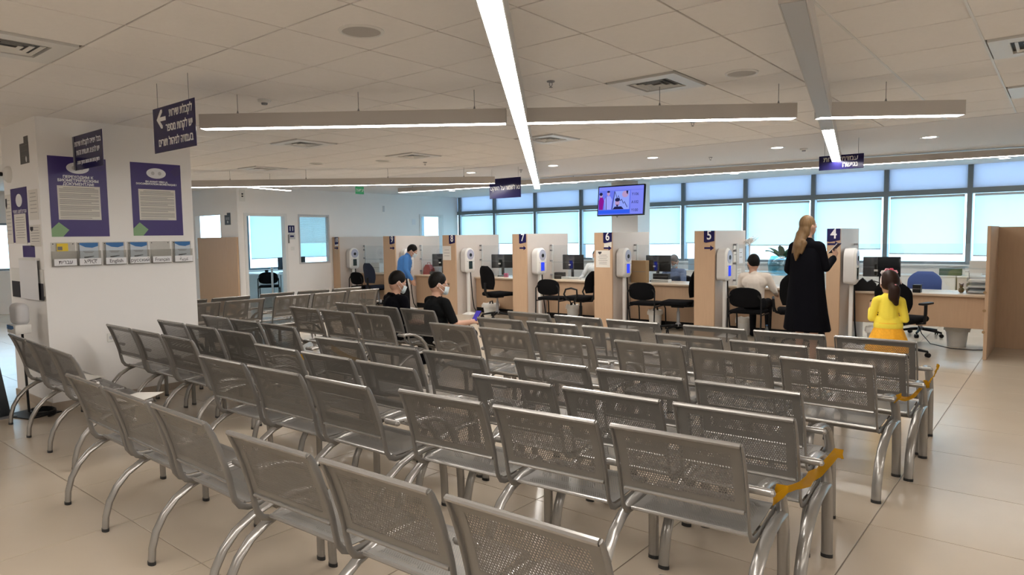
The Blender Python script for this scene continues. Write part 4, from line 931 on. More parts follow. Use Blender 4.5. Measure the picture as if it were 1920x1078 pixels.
# check-in terminal at the left edge
t = thing('check_in_terminal', 'dark check-in terminal with sloping body at the left edge', 'kiosk', (-7.80, 1.60, 0), math.radians(10))
dk = mat('terminal_black', (.022, .026, .03), .35)
MB().add([(-.22, -.30, 0), (.20, -.30, 0), (.20, .22, 0), (-.22, .22, 0), (-.22, -.30, 1.12), (.02, -.30, 1.12), (.02, .14, 1.12), (-.22, .14, 1.12)], [(0, 1, 2, 3), (4, 5, 6, 7), (0, 1, 5, 4), (1, 2, 6, 5), (2, 3, 7, 6), (3, 0, 4, 7)]).build('body', dk, t)
MB().box(-.16, .215, -.315, -.10, 0, .33).build('side_box', M_lgrey, t)
MB().add([(-.25, -.34, 1.12), (.12, -.34, 1.06), (.12, .12, 1.06), (-.25, .16, 1.12), (-.25, -.34, 1.36), (.02, -.34, 1.30), (.02, .12, 1.30), (-.25, .16, 1.36)], [(0, 1, 2, 3), (4, 5, 6, 7), (0, 1, 5, 4), (1, 2, 6, 5), (2, 3, 7, 6), (3, 0, 4, 7)]).build('head', M_lgrey, t)
MB().box(-.30, .26, -.36, .24, 0, .012).build('foot_plate', M_grey, t)
for z in (.42, .52): MB().ball((.155 - z * .12, .0, z), .008, 8).build('bolt', M_wprint, t)
# boards at the far left: beech screens in front of the serving opening
t = thing('beech_screen', 'beech board screen standing below the serving opening at far left', 'screen', (-15.92, 7.70, 0)); MB().rbox(0, 1.36, 0, .04, 0, 1.70, .004, 1).build('wide_board', M_wood, t); MB().rbox(1.365, 1.79, 0, .04, 0, 1.70, .004, 1).build('narrow_board', M_wood, t); MB().box(.05, 1.7, .04, .09, .05, .12).build('foot_rail', M_wood, t)
# plates on the office wall (X = -14.23)
def plate(label, y, z, w, h, m, s_=None, sz=.1, name='room_sign', cat='sign'):
    t = thing(name, label, cat, (XO + .001, y, z), PI / 2); MB().box(-w / 2, w / 2, -.006, 0, -h / 2, h / 2).build('plate', m, t)
    if s_: text(s_, sz, M_wprint, t, (0, -.0063, 0), FRONT, bold=.002)
    return t
plate('navy number eleven plate beside the office door', 9.13, 1.88, .17, .17, M_navy, '11', .14)
t = plate('grey pictogram plate below the number eleven', 9.14, 1.71, .17, .14, M_lgrey); MB().box(-.05, .05, -.0075, -.0061, -.02, .02).build('pictogram', M_navy, t)
plate('white light switch between office door and blind window', 9.15, 1.42, .09, .09, M_white, name='light_switch', cat='switch')
plate('small notice left of the far office door', 13.02, 2.08, .13, .16, M_wprint)
t = plate('white intercom box high on the far left corner', 7.93, 2.62, .13, .26, M_white, name='intercom', cat='box'); MB().box(-.02, .02, -.009, -.0061, .02, .05).box(-.02, .02, -.009, -.0061, -.03, 0).build('sensor_windows', M_dink, t)
plate('small detector on the wall left of the far windows', 11.95, 2.42, .06, .16, M_lgrey, name='wall_detector', cat='detector')
t = thing('notice_sheet', 'small charcoal notice beside the serving opening', 'notice', (-14.66, YO - .001, 2.11)); MB().box(-.13, .13, -.004, 0, -.13, .09).box(-.02, .13, -.004, 0, .09, .14).build('sheet', mat('charcoal_print', (.06, .06, .065), .4), t); MB().box(-.08, .08, -.0046, -.0041, .02, .03).box(-.08, .08, -.0046, -.0041, -.01, 0).box(-.02, .03, -.0046, -.0041, -.09, -.04).build('printed_lines', M_lgrey, t)
# slatted blind in the office window
t = thing('slat_blind', 'white slatted blind half lowered in the office window', 'blind', (XO - .04, WN[0] + .03, 0)); w = WN[1] - WN[0] - .06
MB().box(-.02, .02, 0, w, WN[3] - .055, WN[3] - .03).build('head_rail', M_white, t)
sl = MB().box(-.012, .012, 0, w, -.0008, .0008, M=Matrix.Rotation(math.radians(38), 4, 'Y')).mesh('slat', M_blind)
for k in range(24): link('slat', sl, t, (0, 0, WN[3] - .07 - k * .026))
# office behind door eleven
t = thing('office_desk', 'white office desk seen through the open door', 'desk', (-16.6, 9.75, 0)); MB().rbox(-.9, .8, -.2, 1.1, .72, .75, .004, 1).build('top', M_white, t)
for x, y in ((-.85, -.15), (.75, -.15), (-.85, 1.05), (.75, 1.05)): MB().tube([(x, y, 0), (x, y, .72)], .025, 8).build('leg', M_lgrey, t)
for k, (x, y, rz) in enumerate(((-16.1, 10.05, -60), (-16.0, 10.45, -75))):
    t = thing('monitor', 'blue-lit monitor on the office desk, %s' % ('left one', 'right one')[k], 'monitor', (x, y, .75), math.radians(rz), 'desk monitors')
    MB().rbox(-.26, .26, -.015, .012, .10, .42, .006, 1).build('back_shell', M_black, t); MB().box(-.25, .25, -.0175, -.0155, .11, .41).build('screen', emis('office_screen', (.05, .14, .5), .8), t); MB().box(-.03, .03, 0, .03, 0, .25).build('neck', M_black, t); MB().box(-.1, .1, -.08, .08, 0, .015).build('foot', M_black, t)
copy_tree(VC, (-15.65, 9.35, 0), math.radians(55), 'dark office chair seen through the open door', 'black visitor chairs')
t = thing('barrier_post', 'chrome barrier post standing in the office doorway', 'post', (-14.75, 9.02 - .12, 0)); MB().lathe([(.15, 0), (.15, .015), (.03, .03), (.025, .03), (.025, .92), (.035, .93), (.035, .98), (.0001, .985)], 16).build('post', M_chrome, t, True)
tag(MB().lathe([(.04, 0), (.045, .1), (.04, .1), (.036, .008), (.0001, .008)], 14).build('pen_cup', M_black, None, True, (-16.2, 9.62, .75)), 'black pen cup on the office desk', 'cup')
# TV ----------------------------------------------------------------------
t = thing('wall_tv', 'flat TV showing a cartoon and ticket numbers, hung before the column', 'television', (-7.42, 12.72, 2.37), math.radians(2))
TM = Matrix.Rotation(math.radians(-6), 4, 'X')
def tvp(n_, mb, m, par): o = mb.build(n_, m, par); o.data.transform(TM); return o
tvp('bezel', MB().rbox(-.56, .56, 0, .05, -.325, .325, .006, 1), M_black, t)
def scr(n, c, e=1.0): return emis(n, c, e)
s0 = tvp('screen', MB().box(-.535, .535, -.003, -.0005, -.30, .30), scr('tv_sky', (.13, .17, .75), .6), t)
def flat(n_, pts, m, d=1): return tvp(n_, MB().prism(pts, -.003 - .0012 * d, -.0032 - .0012 * (d - 1)), m, s0)
C_w, C_b, C_k, C_m, C_p, C_l = scr('tv_white', (.30, .33, .85), .6), scr('tv_blue', (.03, .10, .75), .6), scr('tv_black', (.01, .01, .04)), scr('tv_magenta', (.22, .01, .25), .6), scr('tv_pink', (.42, .28, .50), .6), scr('tv_lilac', (.19, .22, .80), .6)
flat('header_band', [(-.53, .22), (.53, .22), (.53, .295), (-.53, .295)], C_l); flat('right_column', [(.24, -.295), (.53, -.295), (.53, .21), (.24, .21)], C_l)
flat('footer_band', [(-.53, -.28), (.23, -.28), (.23, -.2), (-.53, -.2)], C_b)
def blob(n_, x, z, rx, rz, m, d=2): flat(n_, [(x + rx * math.cos(2 * PI * i / 14), z + rz * math.sin(2 * PI * i / 14)) for i in range(14)], m, d)
flat('figure_shirt', [(-.52, -.19), (-.42, -.19), (-.40, .0), (-.43, .08), (-.50, .08), (-.53, .0)], C_m, 2); blob('figure_head', -.475, .125, .038, .05, C_p); blob('figure_hair', -.478, .15, .04, .035, C_k, 3)
flat('figure_coat', [(-.37, -.19), (-.22, -.19), (-.20, .02), (-.25, .10), (-.34, .10), (-.39, .02)], C_w, 2); blob('figure_head', -.295, .155, .036, .05, C_p); blob('figure_hair', -.295, .195, .036, .022, C_k, 3)
flat('figure_braces', [(-.345, -.19), (-.33, -.19), (-.345, .1), (-.355, .1)], C_k, 3)
flat('picture_panel', [(-.19, -.19), (.21, -.19), (.21, .2), (-.15, .2)], scr('tv_pale', (.25, .33, .85), .6), 2)
flat('panel_edge', [(-.20, -.19), (-.185, -.19), (-.135, .2), (-.15, .2)], C_k, 3)
blob('figure_face', -.07, -.05, .055, .075, C_p, 3); blob('figure_hair', -.07, .015, .06, .04, C_k, 4); flat('figure_suit', [(-.18, -.19), (.09, -.19), (.03, -.13), (-.13, -.13)], C_k, 4); flat('figure_beard', [(-.10, -.09), (-.04, -.09), (-.06, -.13), (-.08, -.13)], C_k, 5)
blob('figure_face', .11, .13, .075, .07, C_p, 3); flat('figure_hair', [(.13, .2), (.18, .2), (.17, .12), (.14, .15)], C_k, 4)
zz = [(-.13, .19), (-.08, .06), (-.05, .11), (.0, .0), (.03, .03), (.08, -.06), (.10, -.02), (.17, -.14), (.19, -.09)]
flat('falling_line', zz + [(x - .004, z - .018) for x, z in reversed(zz)], C_k, 5)
for s_, z in (('Y106', .12), ('A102', -.05), ('Y100', -.22)):
    o = text(s_, .085, C_k, s0, (.345, -.006, z), FRONT, squash=.9, name='ticket_number'); o.rotation_euler = (PI / 2 - math.radians(6), 0, 0); o.location = TM @ Vector((.345, -.006, z))
MB().tube([(0, .05, 0), (0, .3, .05), (0, .68, .05)], .03, 8).build('wall_arm', M_black, t); MB().box(-.15, .15, .04, .07, -.12, .12).build('mount_plate', M_black, t)
MB().tube([(-.12, .03, -.32), (-.10, .03, -.36), (-.08, .03, -.32)], .006, 6).build('cable', M_black, t, True)

# ================================================================== PEOPLE
def body_mesh(name, prims, mats, voxel=.009, smooth=6):
    """union of tapered capsules and ellipsoids -> one continuous skin; faces take the material of the nearest piece"""
    mb = MB()
    for p in prims:
        if p[0] == 'c':
            _, a, b, ra, rb, m = p; a, b = Vector(a), Vector(b); d = b - a; L = d.length
            q = d.to_track_quat('Z', 'Y').to_matrix().to_4x4(); M = Matrix.Translation(a) @ q; prof = []
            for i in range(5): t = -PI / 2 + PI / 2 * i / 4; prof.append((max(ra * math.cos(t), 1e-7), ra * math.sin(t)))
            for i in range(5): t = PI / 2 * i / 4; prof.append((max(rb * math.cos(t), 1e-7), L + rb * math.sin(t)))
            n = 12; vs = []
            for (r, z) in prof[1:-1]:
                for j in range(n): vs.append(M @ Vector((r * math.cos(2 * PI * j / n), r * math.sin(2 * PI * j / n), z)))
            k = len(prof) - 2; vs += [M @ Vector((0, 0, -ra)), M @ Vector((0, 0, L + rb))]
            fs = [(i * n + j, i * n + (j + 1) % n, (i + 1) * n + (j + 1) % n, (i + 1) * n + j) for i in range(k - 1) for j in range(n)]
            fs += [(k * n, (j + 1) % n, j) for j in range(n)] + [(k * n + 1, (k - 1) * n + j, (k - 1) * n + (j + 1) % n) for j in range(n)]
            mb.add(vs, fs)
        else:
            _, c, r, m, rot = p; M = Matrix.Translation(Vector(c)) @ rot; n = 16; k = 10; vs = []
            for i in range(1, k):
                a = PI * i / k
                for j in range(n): vs.append(M @ Vector((r[0] * math.sin(a) * math.cos(2 * PI * j / n), r[1] * math.sin(a) * math.sin(2 * PI * j / n), r[2] * math.cos(a))))
            vs += [M @ Vector((0, 0, r[2])), M @ Vector((0, 0, -r[2]))]; T_, B_ = (k - 1) * n, (k - 1) * n + 1
            fs = [(i * n + j, (i + 1) * n + j, (i + 1) * n + (j + 1) % n, i * n + (j + 1) % n) for i in range(k - 2) for j in range(n)]
            fs += [(T_, j, (j + 1) % n) for j in range(n)] + [(B_, (k - 2) * n + (j + 1) % n, (k - 2) * n + j) for j in range(n)]
            mb.add(vs, fs)
    o = bpy.data.objects.new('tmp', mb.mesh('tmp', M_skin)); COL.objects.link(o)
    r = o.modifiers.new('r', 'REMESH'); r.mode = 'VOXEL'; r.voxel_size = voxel
    sm = o.modifiers.new('s', 'SMOOTH'); sm.iterations = smooth; sm.factor = .5
    me = bpy.data.meshes.new_from_object(o.evaluated_get(bpy.context.evaluated_depsgraph_get())); bpy.data.objects.remove(o)
    n = len(me.polygons); cen = np.zeros(n * 3); me.polygons.foreach_get('center', cen); cen = cen.reshape(-1, 3)
    best = np.full(n, 1e9); idx = np.zeros(n, int)
    for p in prims:
        if p[0] == 'c':
            a, b = np.array(p[1]), np.array(p[2]); d = b - a; t = np.clip(((cen - a) @ d) / max(d @ d, 1e-9), 0, 1)
            dist = np.linalg.norm(cen - (a + t[:, None] * d), axis=1) - (p[3] + (p[4] - p[3]) * t); m = p[5]
        else:
            Ri = np.array(p[4].to_3x3().inverted()); q = (cen - np.array(p[1])) @ Ri.T; r = np.array(p[2]); m = p[3]
            dist = (np.linalg.norm(q / r, axis=1) - 1) * r.min()
        w = dist < best; best[w] = dist[w]; idx[w] = m
    me.materials.clear()
    for q in mats: me.materials.append(q)
    me.polygons.foreach_set('material_index', idx.tolist()); me.polygons.foreach_set('use_smooth', [True] * n); me.update(); me.name = name
    return me
I4 = Matrix.Identity(4)
def C(a, b, ra, rb, m): return ('c', tuple(a), tuple(b), ra, rb, m)
def E_(c, r, m, rot=None): return ('e', tuple(c), r, m, rot or I4)
def head_prims(c, yaw=0, pitch=0, s=1.0, skin=0):
    """c = head centre; faces +Y before yaw/pitch (pitch > 0 bows)"""
    R_ = Matrix.Rotation(yaw, 4, 'Z') @ Matrix.Rotation(-pitch, 4, 'X'); P = lambda x, y, z: tuple(Vector(c) + R_ @ Vector((x * s, y * s, z * s)))
    return [E_(c, (.074 * s, .094 * s, .112 * s), skin, R_), E_(P(0, .028, -.062), (.055 * s, .058 * s, .056 * s), skin, R_),
            C(P(0, .088, .012), P(0, .106, -.022), .010 * s, .015 * s, skin), C(P(-.022, .088, -.058), P(.022, .088, -.058), .009 * s, .009 * s, skin),
            E_(P(-.076, -.004, -.012), (.011 * s, .020 * s, .032 * s), skin, R_), E_(P(.076, -.004, -.012), (.011 * s, .020 * s, .032 * s), skin, R_)], R_, P
def hand_prims(w, d, up, s=1.0, m=0, curl=.5, thumb=1):
    """wrist w, direction d of the palm, up = back-of-hand normal"""
    d = Vector(d).normalized(); up = Vector(up); up = (up - d * up.dot(d)).normalized(); sd = d.cross(up) * thumb; w = Vector(w); o = []
    o.append(C(w, w + d * .03 * s, .022 * s, .024 * s, m))
    for k in range(4):
        a = w + d * .085 * s + sd * (.030 - .020 * k) * s; L = (.036, .042, .039, .030)[k] * s
        o.append(C(w + d * .02 * s + sd * (.016 - .011 * k) * s, a, .014 * s, .0115 * s, m))
        d1 = (d * math.cos(curl) - up * math.sin(curl)); d2 = (d * math.cos(curl * 2.2) - up * math.sin(curl * 2.2))
        b = a + d1 * L; o += [C(a, b, .0095 * s, .0088 * s, m), C(b, b + d2 * L * .8, .0088 * s, .0072 * s, m)]
    t0 = w + d * .025 * s + sd * .026 * s; t1 = t0 + (d * .6 + sd * .75 - up * .2).normalized() * .038 * s; o += [C(t0, t1, .0125 * s, .0105 * s, m), C(t1, t1 + (d * .9 + sd * .25 - up * .3).normalized() * .03 * s, .0105 * s, .0085 * s, m)]
    return o
def part_mesh(name, me, par): return link(name, me, par)
def hair_cap(par, P, R_, c, s=1.0, m=M_hair, extra=(), name='hair', low=.0):
    pr = [E_(P(0, -.016, .026), (.083 * s, .098 * s, .104 * s), 0, R_), E_(P(0, -.042, -.008 - low), (.069 * s, .056 * s, .066 * s), 0, R_)] + list(extra)
    return part_mesh(name, body_mesh(name, pr, [m], .009, 4), par)
def eyes(par, P, R_, s=1.0):
    for sx in (-1, 1):
        MB().ball((0, 0, 0), (.011 * s, .008 * s, .008 * s), 10, M=Matrix.Translation(P(sx * .030, .083, .012)) @ R_).build('eye', M_wprint, par, True)
def mask_on(par, P, R_, s=1.0, m=M_mask):
    rows = [(.060, -.010), (.064, -.030), (.062, -.055), (.050, -.080), (.030, -.098)]; vs = []; n = 9
    for t in (0, .003):
        for (w, z) in rows:
            for j in range(n):
                u = -1 + 2 * j / (n - 1); vs.append(P(u * w * 1.05, .122 - .055 * abs(u) ** 1.7 - (.012 if z < -.08 else 0) + t, z))
    k = len(rows) * n; fs = []
    for i in range(len(rows) - 1):
        for j in range(n - 1): a = i * n + j; fs += [(a, a + 1, a + n + 1, a + n), (k + a, k + a + n, k + a + n + 1, k + a + 1)]
    for j in range(n - 1): fs += [(j, j + k, j + k + 1, j + 1)]; b = (len(rows) - 1) * n + j; fs += [(b, b + 1, b + k + 1, b + k)]
    for i in range(len(rows) - 1): a = i * n; fs += [(a, a + n, a + n + k, a + k)]; b = a + n - 1; fs += [(b, b + k, b + n + k, b + n)]
    o = MB().add(vs, fs).build('face_mask', m, par, True)
    for sx in (-1, 1): MB().tube([P(sx * .062, .07, -.022), P(sx * .076, .03, -.004), P(sx * .083, -.012, .012), P(sx * .082, -.022, -.02), P(sx * .074, .03, -.05), P(sx * .056, .07, -.075)], .0022, 6).build('ear_loop', M_wprint, o)
    return o
def loft(secs, n=48):
    """secs: (cx, cy, z, rx, ry, amp, waves, phase)"""
    vs = []
    for cx, cy, z, rx, ry, amp, wv, ph in secs:
        for j in range(n):
            a = 2 * PI * j / n; q = 1 + amp * math.sin(wv * a + ph) + amp * .5 * math.sin((wv * 1.7 // 1) * a + 1.3)
            vs.append((cx + rx * q * math.cos(a), cy + ry * q * math.sin(a), z))
    k = len(secs); fs = [(i * n + j, i * n + (j + 1) % n, (i + 1) * n + (j + 1) % n, (i + 1) * n + j) for i in range(k - 1) for j in range(n)]
    return MB().add(vs, fs + [tuple(range(n)), tuple((k - 1) * n + j for j in range(n - 1, -1, -1))])

# --- woman in black -----------------------------------------------------
M_blk = mat('black_cloth', (.0035, .0035, .0055), .9, spec=.06); M_blond = mat('blond_hair', (.155, .092, .042), .5, noise=.6, scale=9, stretch=(9, 9, .7), spec=.25)
t = thing('person', 'woman in black coat with long blond hair holding up a dark booklet', 'person', (-2.47, 8.72, 0), math.radians(-14))
hp, R_, P = head_prims((0, .01, 1.71), math.radians(-22), math.radians(-4), 1.02)
pr = hp + [C((0, -.015, 1.50), (0, .0, 1.62), .055, .05, 0),
  C((0, -.02, 1.46), (0, -.01, 1.20), .115, .125, 1), C((-.15, -.02, 1.46), (.15, -.02, 1.46), .065, .065, 1), C((-.05, 0, 1.12), (.05, 0, 1.12), .14, .14, 1), C((-.07, 0, .95), (.07, 0, .95), .135, .135, 1),
  C((-.17, -.02, 1.45), (-.235, -.03, 1.17), .062, .05, 1), C((-.235, -.03, 1.17), (-.19, .16, 1.03), .05, .04, 1),
  C((.17, -.02, 1.45), (.225, .02, 1.20), .062, .052, 1), C((.225, .02, 1.20), (.215, .20, 1.30), .052, .045, 1), C((.215, .20, 1.30), (.214, .225, 1.315), .032, .028, 0)]
pr += hand_prims((.214, .23, 1.318), (.02, .55, .8), (1, 0, .1), 1.0, 0, .55, -1) + hand_prims((-.19, .17, 1.02), (.2, .7, -.5), (-1, 0, 0), 1.0, 0, .4, 1)
for sx, f in ((-.085, 0), (.10, .02)):
    pr += [C((sx, .0, .90), (sx, .01, .50), .085, .058, 2), C((sx, .01, .50), (sx, -.01, .10), .055, .038, 2), C((sx, -.03, .045), (sx + .01, .12, .035), .036, .03, 3)]
part_mesh('body', body_mesh('body', pr, [M_skin, M_blk, M_skin, M_blk], .0085), t)
loft([(0, -.015, 1.44, .165, .10, .0, 5, 0), (0, -.02, 1.36, .195, .138, .008, 5, 0), (0, -.015, 1.20, .205, .150, .012, 5, 0), (0, -.01, 1.05, .212, .165, .015, 5, 0), (0, -.01, .90, .225, .18, .018, 6, .3), (.01, -.01, .65, .252, .205, .022, 7, .5), (.02, -.01, .45, .280, .235, .028, 7, .7), (.02, -.01, .43, .268, .222, .028, 7, .7)], 56).build('coat_skirt', M_blk, t, True)
ex = [E_(P(0, -.06, -.06), (.082, .062, .10), 0, R_), C(P(-.012, -.085, -.10), (-.03, -.145, 1.47), .072, .066, 0), C((-.03, -.145, 1.47), (-.045, -.165, 1.37), .064, .038, 0), C((-.045, -.165, 1.37), (-.05, -.17, 1.29), .036, .012, 0), C((.03, -.14, 1.50), (.02, -.165, 1.38), .042, .016, 0), C((-.085, -.11, 1.53), (-.11, -.15, 1.38), .03, .012, 0)]
hair_cap(t, P, R_, (0, 0, 1.7), 1.04, M_blond, ex); eyes(t, P, R_, 1.02)
t = thing('booklet', 'dark booklet raised in the hand of the woman in black', 'booklet', (-2.215, 8.93, 1.43), math.radians(-14)); MB().rbox(-.007, .007, -.045, .045, -.08, .085, .002, 1, M=Matrix.Rotation(math.radians(44), 4, 'Y')).build('cover', M_navy, t); MB().box(-.004, .004, -.047, .042, -.082, .083, M=Matrix.Rotation(math.radians(44), 4, 'Y')).build('pages', M_paper, t)

# --- girl in yellow -----------------------------------------------------
M_cardi = mat('yellow_knit', (.80, .64, .06), .85, noise=.04, scale=40, bump=.2); M_skirt = mat('orange_skirt', (.80, .38, .015), .8, noise=.18, scale=55); M_brown = mat('brown_hair', (.022, .010, .0065), .5, noise=.4, scale=30, stretch=(4, 4, .8), spec=.15)
t = thing('person', 'girl in yellow cardigan and orange skirt with flowered headband', 'person', (-1.455, 8.08, 0), math.radians(8))
hp, R_, P = head_prims((0, .01, 1.075), math.radians(20), math.radians(4), 1.06)
pr = hp + [C((0, 0, .93), (0, .005, 1.01), .040, .036, 0), C((0, 0, .90), (0, 0, .72), .085, .095, 1), C((-.085, 0, .90), (.085, 0, .90), .048, .048, 1), C((-.04, 0, .66), (.04, 0, .66), .092, .092, 1), C((-.04, 0, .56), (.04, 0, .56), .095, .095, 2),
  C((-.115, 0, .89), (-.158, -.01, .70), .044, .038, 1), C((-.158, -.01, .70), (-.170, .10, .775), .038, .032, 1), C((.115, 0, .89), (.158, -.01, .70), .044, .038, 1), C((.158, -.01, .70), (.135, .12, .70), .038, .032, 1)]
pr += hand_prims((-.172, .105, .785), (-.15, .4, .85), (-1, 0, 0), .72, 0, .6, 1) + hand_prims((.14, .13, .70), (-.3, .8, .1), (1, 0, 0), .72, 0, .5, -1)
for sx in (-.055, .055): pr += [C((sx, 0, .52), (sx, .01, .28), .058, .042, 0), C((sx, .01, .28), (sx, 0, .08), .040, .030, 3), C((sx, -.02, .035), (sx, .085, .03), .030, .026, 3)]
part_mesh('body', body_mesh('body', pr, [M_skin, M_cardi, M_skirt, M_white], .0075), t)
loft([(0, 0, .66, .126, .104, .0, 9, 0), (0, 0, .61, .132, .108, .004, 9, 0), (0, 0, .57, .148, .125, .02, 9, 0), (0, 0, .50, .172, .145, .035, 9, .2), (0, 0, .36, .215, .18, .05, 9, .4), (0, 0, .35, .20, .17, .05, 9, .4)], 64).build('skirt', M_skirt, t, True)
loft([(0, 0, .655, .137, .112, .008, 11, 0), (0, 0, .63, .140, .116, .008, 11, 0), (0, 0, .605, .139, .114, .008, 11, 0)], 48).build('cardigan_hem', M_cardi, t, True)
ex = [E_(P(.0, -.10, -.035), (.046, .045, .05), 0, R_), C(P(.01, -.12, -.06), P(.005, -.115, -.13), .056, .056, 0), C(P(.005, -.115, -.13), P(.03, -.105, -.20), .052, .026, 0)]
hair_cap(t, P, R_, (0, 0, 1.08), 1.14, M_brown, ex)
hb = MB().tube([P(.093 * math.cos(a), .005 - .055 * (1 - math.sin(a)), .128 * math.sin(a) - .005) for a in [PI * i / 16 for i in range(17)]], .006, 8).build('headband', mat('cream_band', (.75, .62, .55), .6), t, True)
for k, (x, z, m) in enumerate(((-.055, .108, (.82, .72, .70)), (-.02, .128, (.75, .30, .36)), (.02, .13, (.62, .08, .14)), (.055, .11, (.80, .35, .40)))):
    f = MB(); c = P(x, .005, z)
    for j in range(6): a = 2 * PI * j / 6; f.ball((c[0] + .016 * math.cos(a), c[1] + .008 * math.sin(a * 2), c[2] + .016 * math.sin(a)), (.012, .010, .012), 8)
    f.ball(c, .010, 8); f.build('flower', mat('flower_%d' % k, m, .7), hb, True)
MB().ball(P(.012, -.135, -.02), .014, 10).build('hair_tie', mat('flower_1', (.75, .3, .36), .7), t, True); eyes(t, P, R_, .93)

# --- seated people --------------------------------------------------------
def seated(label, loc, rz, shirt, trousers, head=(0, .08, 1.10), yaw=0, pitch=.35, arms='lap', lean=.06, mask=True, zs=.40, skin_arms=True, hs=1.0, hairm=M_hair, face=True):
    t = thing('person', label, 'person', loc, math.radians(rz)); hx, hy, hz = head
    hp, R_, P = head_prims(head, yaw, pitch, hs); z0 = zs + .10
    sh = (0, lean, hz - .205)
    pr = hp + [C((hx, hy - .035, hz - .15), (hx, hy - .01, hz - .07), .056, .052, 0),
      C((-.06, 0, z0), (.06, 0, z0), .12, .12, 2), C((0, .01, z0 + .06), (0, lean * .7, sh[2] - .09), .135, .148, 1), C((-.06, lean * .8, sh[2] - .08), (.06, lean * .8, sh[2] - .08), .125, .125, 1), C((-.155, lean, sh[2]), (.155, lean, sh[2]), .062, .062, 1), C((0, lean, sh[2] + .01), (hx * .5, hy - .045, hz - .172), .080, .060, 1)]
    for sx in (-1, 1):
        pr += [C((sx * .09, .03, z0 - .02), (sx * .115, .43, z0 - .01), .085, .066, 2), C((sx * .115, .43, z0 - .01), (sx * .115, .46, .11), .062, .045, 2), C((sx * .115, .44, .05), (sx * .125, .60, .04), .042, .035, 3)]
    m = 0 if skin_arms else 1; S_ = sh[2]
    A = {'lap': ((-.22, lean + .04, S_ - .26), (-.10, .30, z0 + .09), (.22, lean + .04, S_ - .26), (.10, .30, z0 + .09)),
         'phone': ((-.225, lean + .05, S_ - .26), (-.02, .34, z0 + .12), (.235, lean + .09, S_ - .25), (.19, .36, S_ - .245)),
         'desk': ((-.24, lean + .10, S_ - .24), (-.10, .36, S_ - .28), (.27, lean + .08, S_ - .22), (.25, .34, S_ - .28))}[arms]
    for k, sx in ((0, -1), (2, 1)):
        el, wr = A[k], A[k + 1]; sho = (sx * .18, lean, S_ - .005); mid = tuple(sho[i] + (el[i] - sho[i]) * .82 for i in range(3))
        pr += [C(sho, mid, .062, .054, 1), C(mid, el, .047 if skin_arms else .052, .043, m), C(el, wr, .042, .030, m)]
        d = Vector(wr) - Vector(el); pr += hand_prims(wr, d, (sx * .6, 0, .8), 1.0, 0, .55 if arms != 'desk' else .3, -sx)
    part_mesh('body', body_mesh('body', pr, [M_skin, shirt, trousers, M_blk], .0085), t)
    hair_cap(t, P, R_, head, hs, hairm)
    if face: eyes(t, P, R_, hs)
    if mask: mask_on(t, P, R_, hs)
    return t, P, R_, A
M_jean = mat('dark_trousers', (.010, .010, .012), .9, spec=.08); M_tee = mat('black_tshirt', (.006, .0065, .007), .9, spec=.08)
t, P, R_, A = seated('man in black polo with white collar logo, sitting left of the other man', (-6.30, 5.42, 0), -10, M_blk, M_jean, (0, .05, 1.095), math.radians(-16), .42, 'lap', .02, skin_arms=True, hs=1.1)
MB().prism([(-.018, .02), (.018, .02), (.016, -.008), (0, -.024), (-.016, -.008)], -.001, .0, M=Matrix.Translation((-.075, -.142, .87)) @ Matrix.Rotation(math.radians(12), 4, 'Z')).build('shirt_logo', M_lgrey, t)
MB().tube([(-.065, -.045, .955), (0, -.075, .965), (.065, -.045, .955)], .016, 8).build('collar', M_blk, t, True)
t, P, R_, A = seated('man in black T-shirt with glasses and mask, looking at his phone', (-5.60, 5.42, 0), -14, M_tee, M_jean, (.0, .05, 1.095), math.radians(-20), .22, 'phone', .03, hs=1.1)
g = MB()
for sx in (-1, 1):
    g.tube([P(sx * .035 + .024 * math.cos(a), .108, .014 + .018 * math.sin(a)) for a in [2 * PI * i / 14 for i in range(15)]], .002, 6); g.tube([P(sx * .06, .104, .018), P(sx * .078, .05, .018), P(sx * .082, -.01, .012)], .002, 6)
g.tube([P(-.012, .108, .016), P(.012, .108, .016)], .002, 6).build('glasses', M_black, t)
t2 = thing('mobile_phone', 'phone with lit purple screen held by the man in black T-shirt', 'phone', (-5.345, 5.845, .70), math.radians(12))
TP = Matrix.Rotation(math.radians(-48), 4, 'X'); MB().rbox(-.037, .037, -.005, .004, -.075, .085, .003, 1, M=TP).build('body', M_black, t2); MB().box(-.033, .033, -.0062, -.0052, -.07, .08, M=TP).build('screen', emis('phone_screen', (.07, .05, .32), .6), t2)
M_shirt = mat('white_shirt', (.70, .63, .56), .8)
t, P, R_, A = seated('man in white shirt and mask seated with his back turned at booth five', (-3.63, 10.18, 0), 8, M_shirt, M_jean, (-.03, .03, 1.185), math.radians(32), .14, 'desk', .0, zs=.47, skin_arms=False, hs=1.08)
M_blouse = mat('grey_blue_blouse', (.12, .16, .27), .8)
seated('clerk in grey-blue blouse bending over the desk behind the screen of booth six', (-5.86, 12.24, 0), 178, M_blouse, M_jean, (0, .16, 1.12), 0, .75, 'desk', .14, zs=.45, skin_arms=False, hairm=mat('grey_hair', (.10, .09, .09), .6))
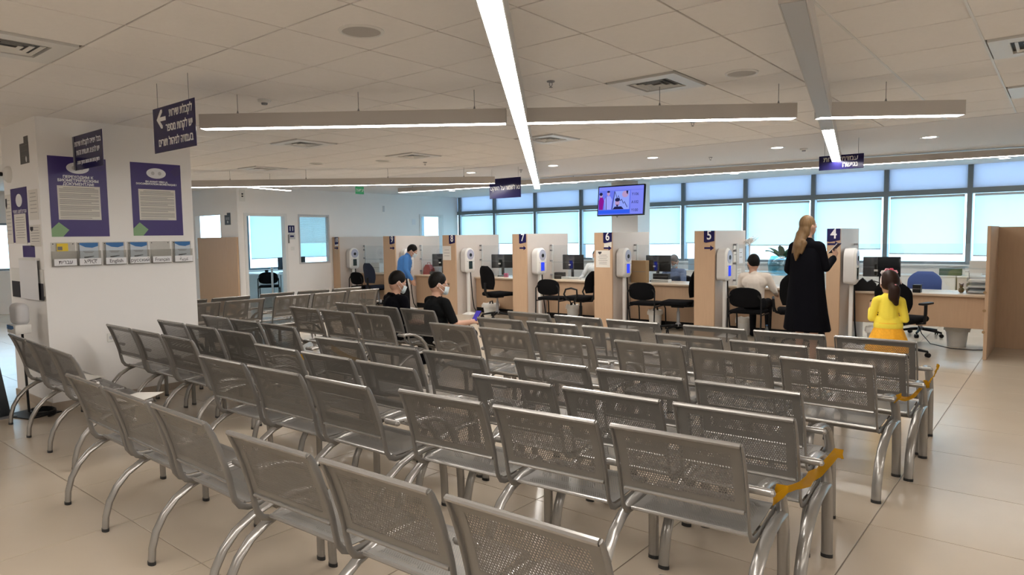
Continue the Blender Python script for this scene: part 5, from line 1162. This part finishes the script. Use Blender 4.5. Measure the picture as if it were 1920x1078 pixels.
seated('clerk in white mostly hidden behind the partition of booth six', (-7.70, 12.24, 0), 180, M_white, M_jean, (0, .05, 1.2), 0, .2, 'desk', .06, zs=.45, skin_arms=False)
for x, y, rz, lab in ((-5.86, 12.24, 178, 'clerk chair behind the desk of booth six'), (-7.70, 12.24, 180, 'clerk chair behind the desk of booth seven')): copy_tree(VC, (x, y - .02, 0), math.radians(rz), lab, 'black visitor chairs')

# --- boy in blue --------------------------------------------------------------
M_bl = mat('blue_sweater', (.055, .20, .52), .85, noise=.08, scale=20)
t = thing('person', 'young man in blue sweater and mask bending at booth nine', 'person', (-11.14, 9.84, 0), math.radians(-46))
t.scale = (1.07, 1.07, 1.03)
hp, R_, P = head_prims((.0, .20, 1.315), math.radians(-6), .55, 1.06)
pr = hp + [C((0, .13, 1.22), (0, .17, 1.28), .052, .048, 0), C((-.05, .0, .80), (.05, .0, .80), .125, .125, 1), C((0, .01, .84), (0, .05, 1.08), .135, .148, 1), C((-.14, .085, 1.17), (.14, .085, 1.17), .062, .062, 1), C((0, .07, 1.10), (0, .11, 1.21), .12, .07, 1),
  C((-.17, .085, 1.165), (-.215, .04, .93), .058, .048, 1), C((-.215, .04, .93), (-.19, .12, .74), .048, .036, 1), C((.17, .085, 1.165), (.215, .08, .93), .058, .048, 1), C((.215, .08, .93), (.17, .19, .73), .048, .036, 1)]
pr += hand_prims((-.19, .125, .73), (0, .35, -.9), (-1, 0, 0), 1, 0, .3, 1) + hand_prims((.17, .195, .72), (0, .35, -.9), (1, 0, 0), 1, 0, .3, -1)
for sx, f in ((-.09, -.10), (.09, .10)): pr += [C((sx, 0, .76), (sx, f * .5 + .03, .44), .088, .062, 2), C((sx, f * .5 + .03, .44), (sx, f, .10), .06, .045, 2), C((sx, f - .03, .045), (sx, f + .13, .035), .042, .034, 3)]
part_mesh('body', body_mesh('body', pr, [M_skin, M_bl, M_jean, M_blk], .0085), t); hair_cap(t, P, R_, (0, 0, 0), 1.07); mask_on(t, P, R_, 1.06); eyes(t, P, R_, 1.06)
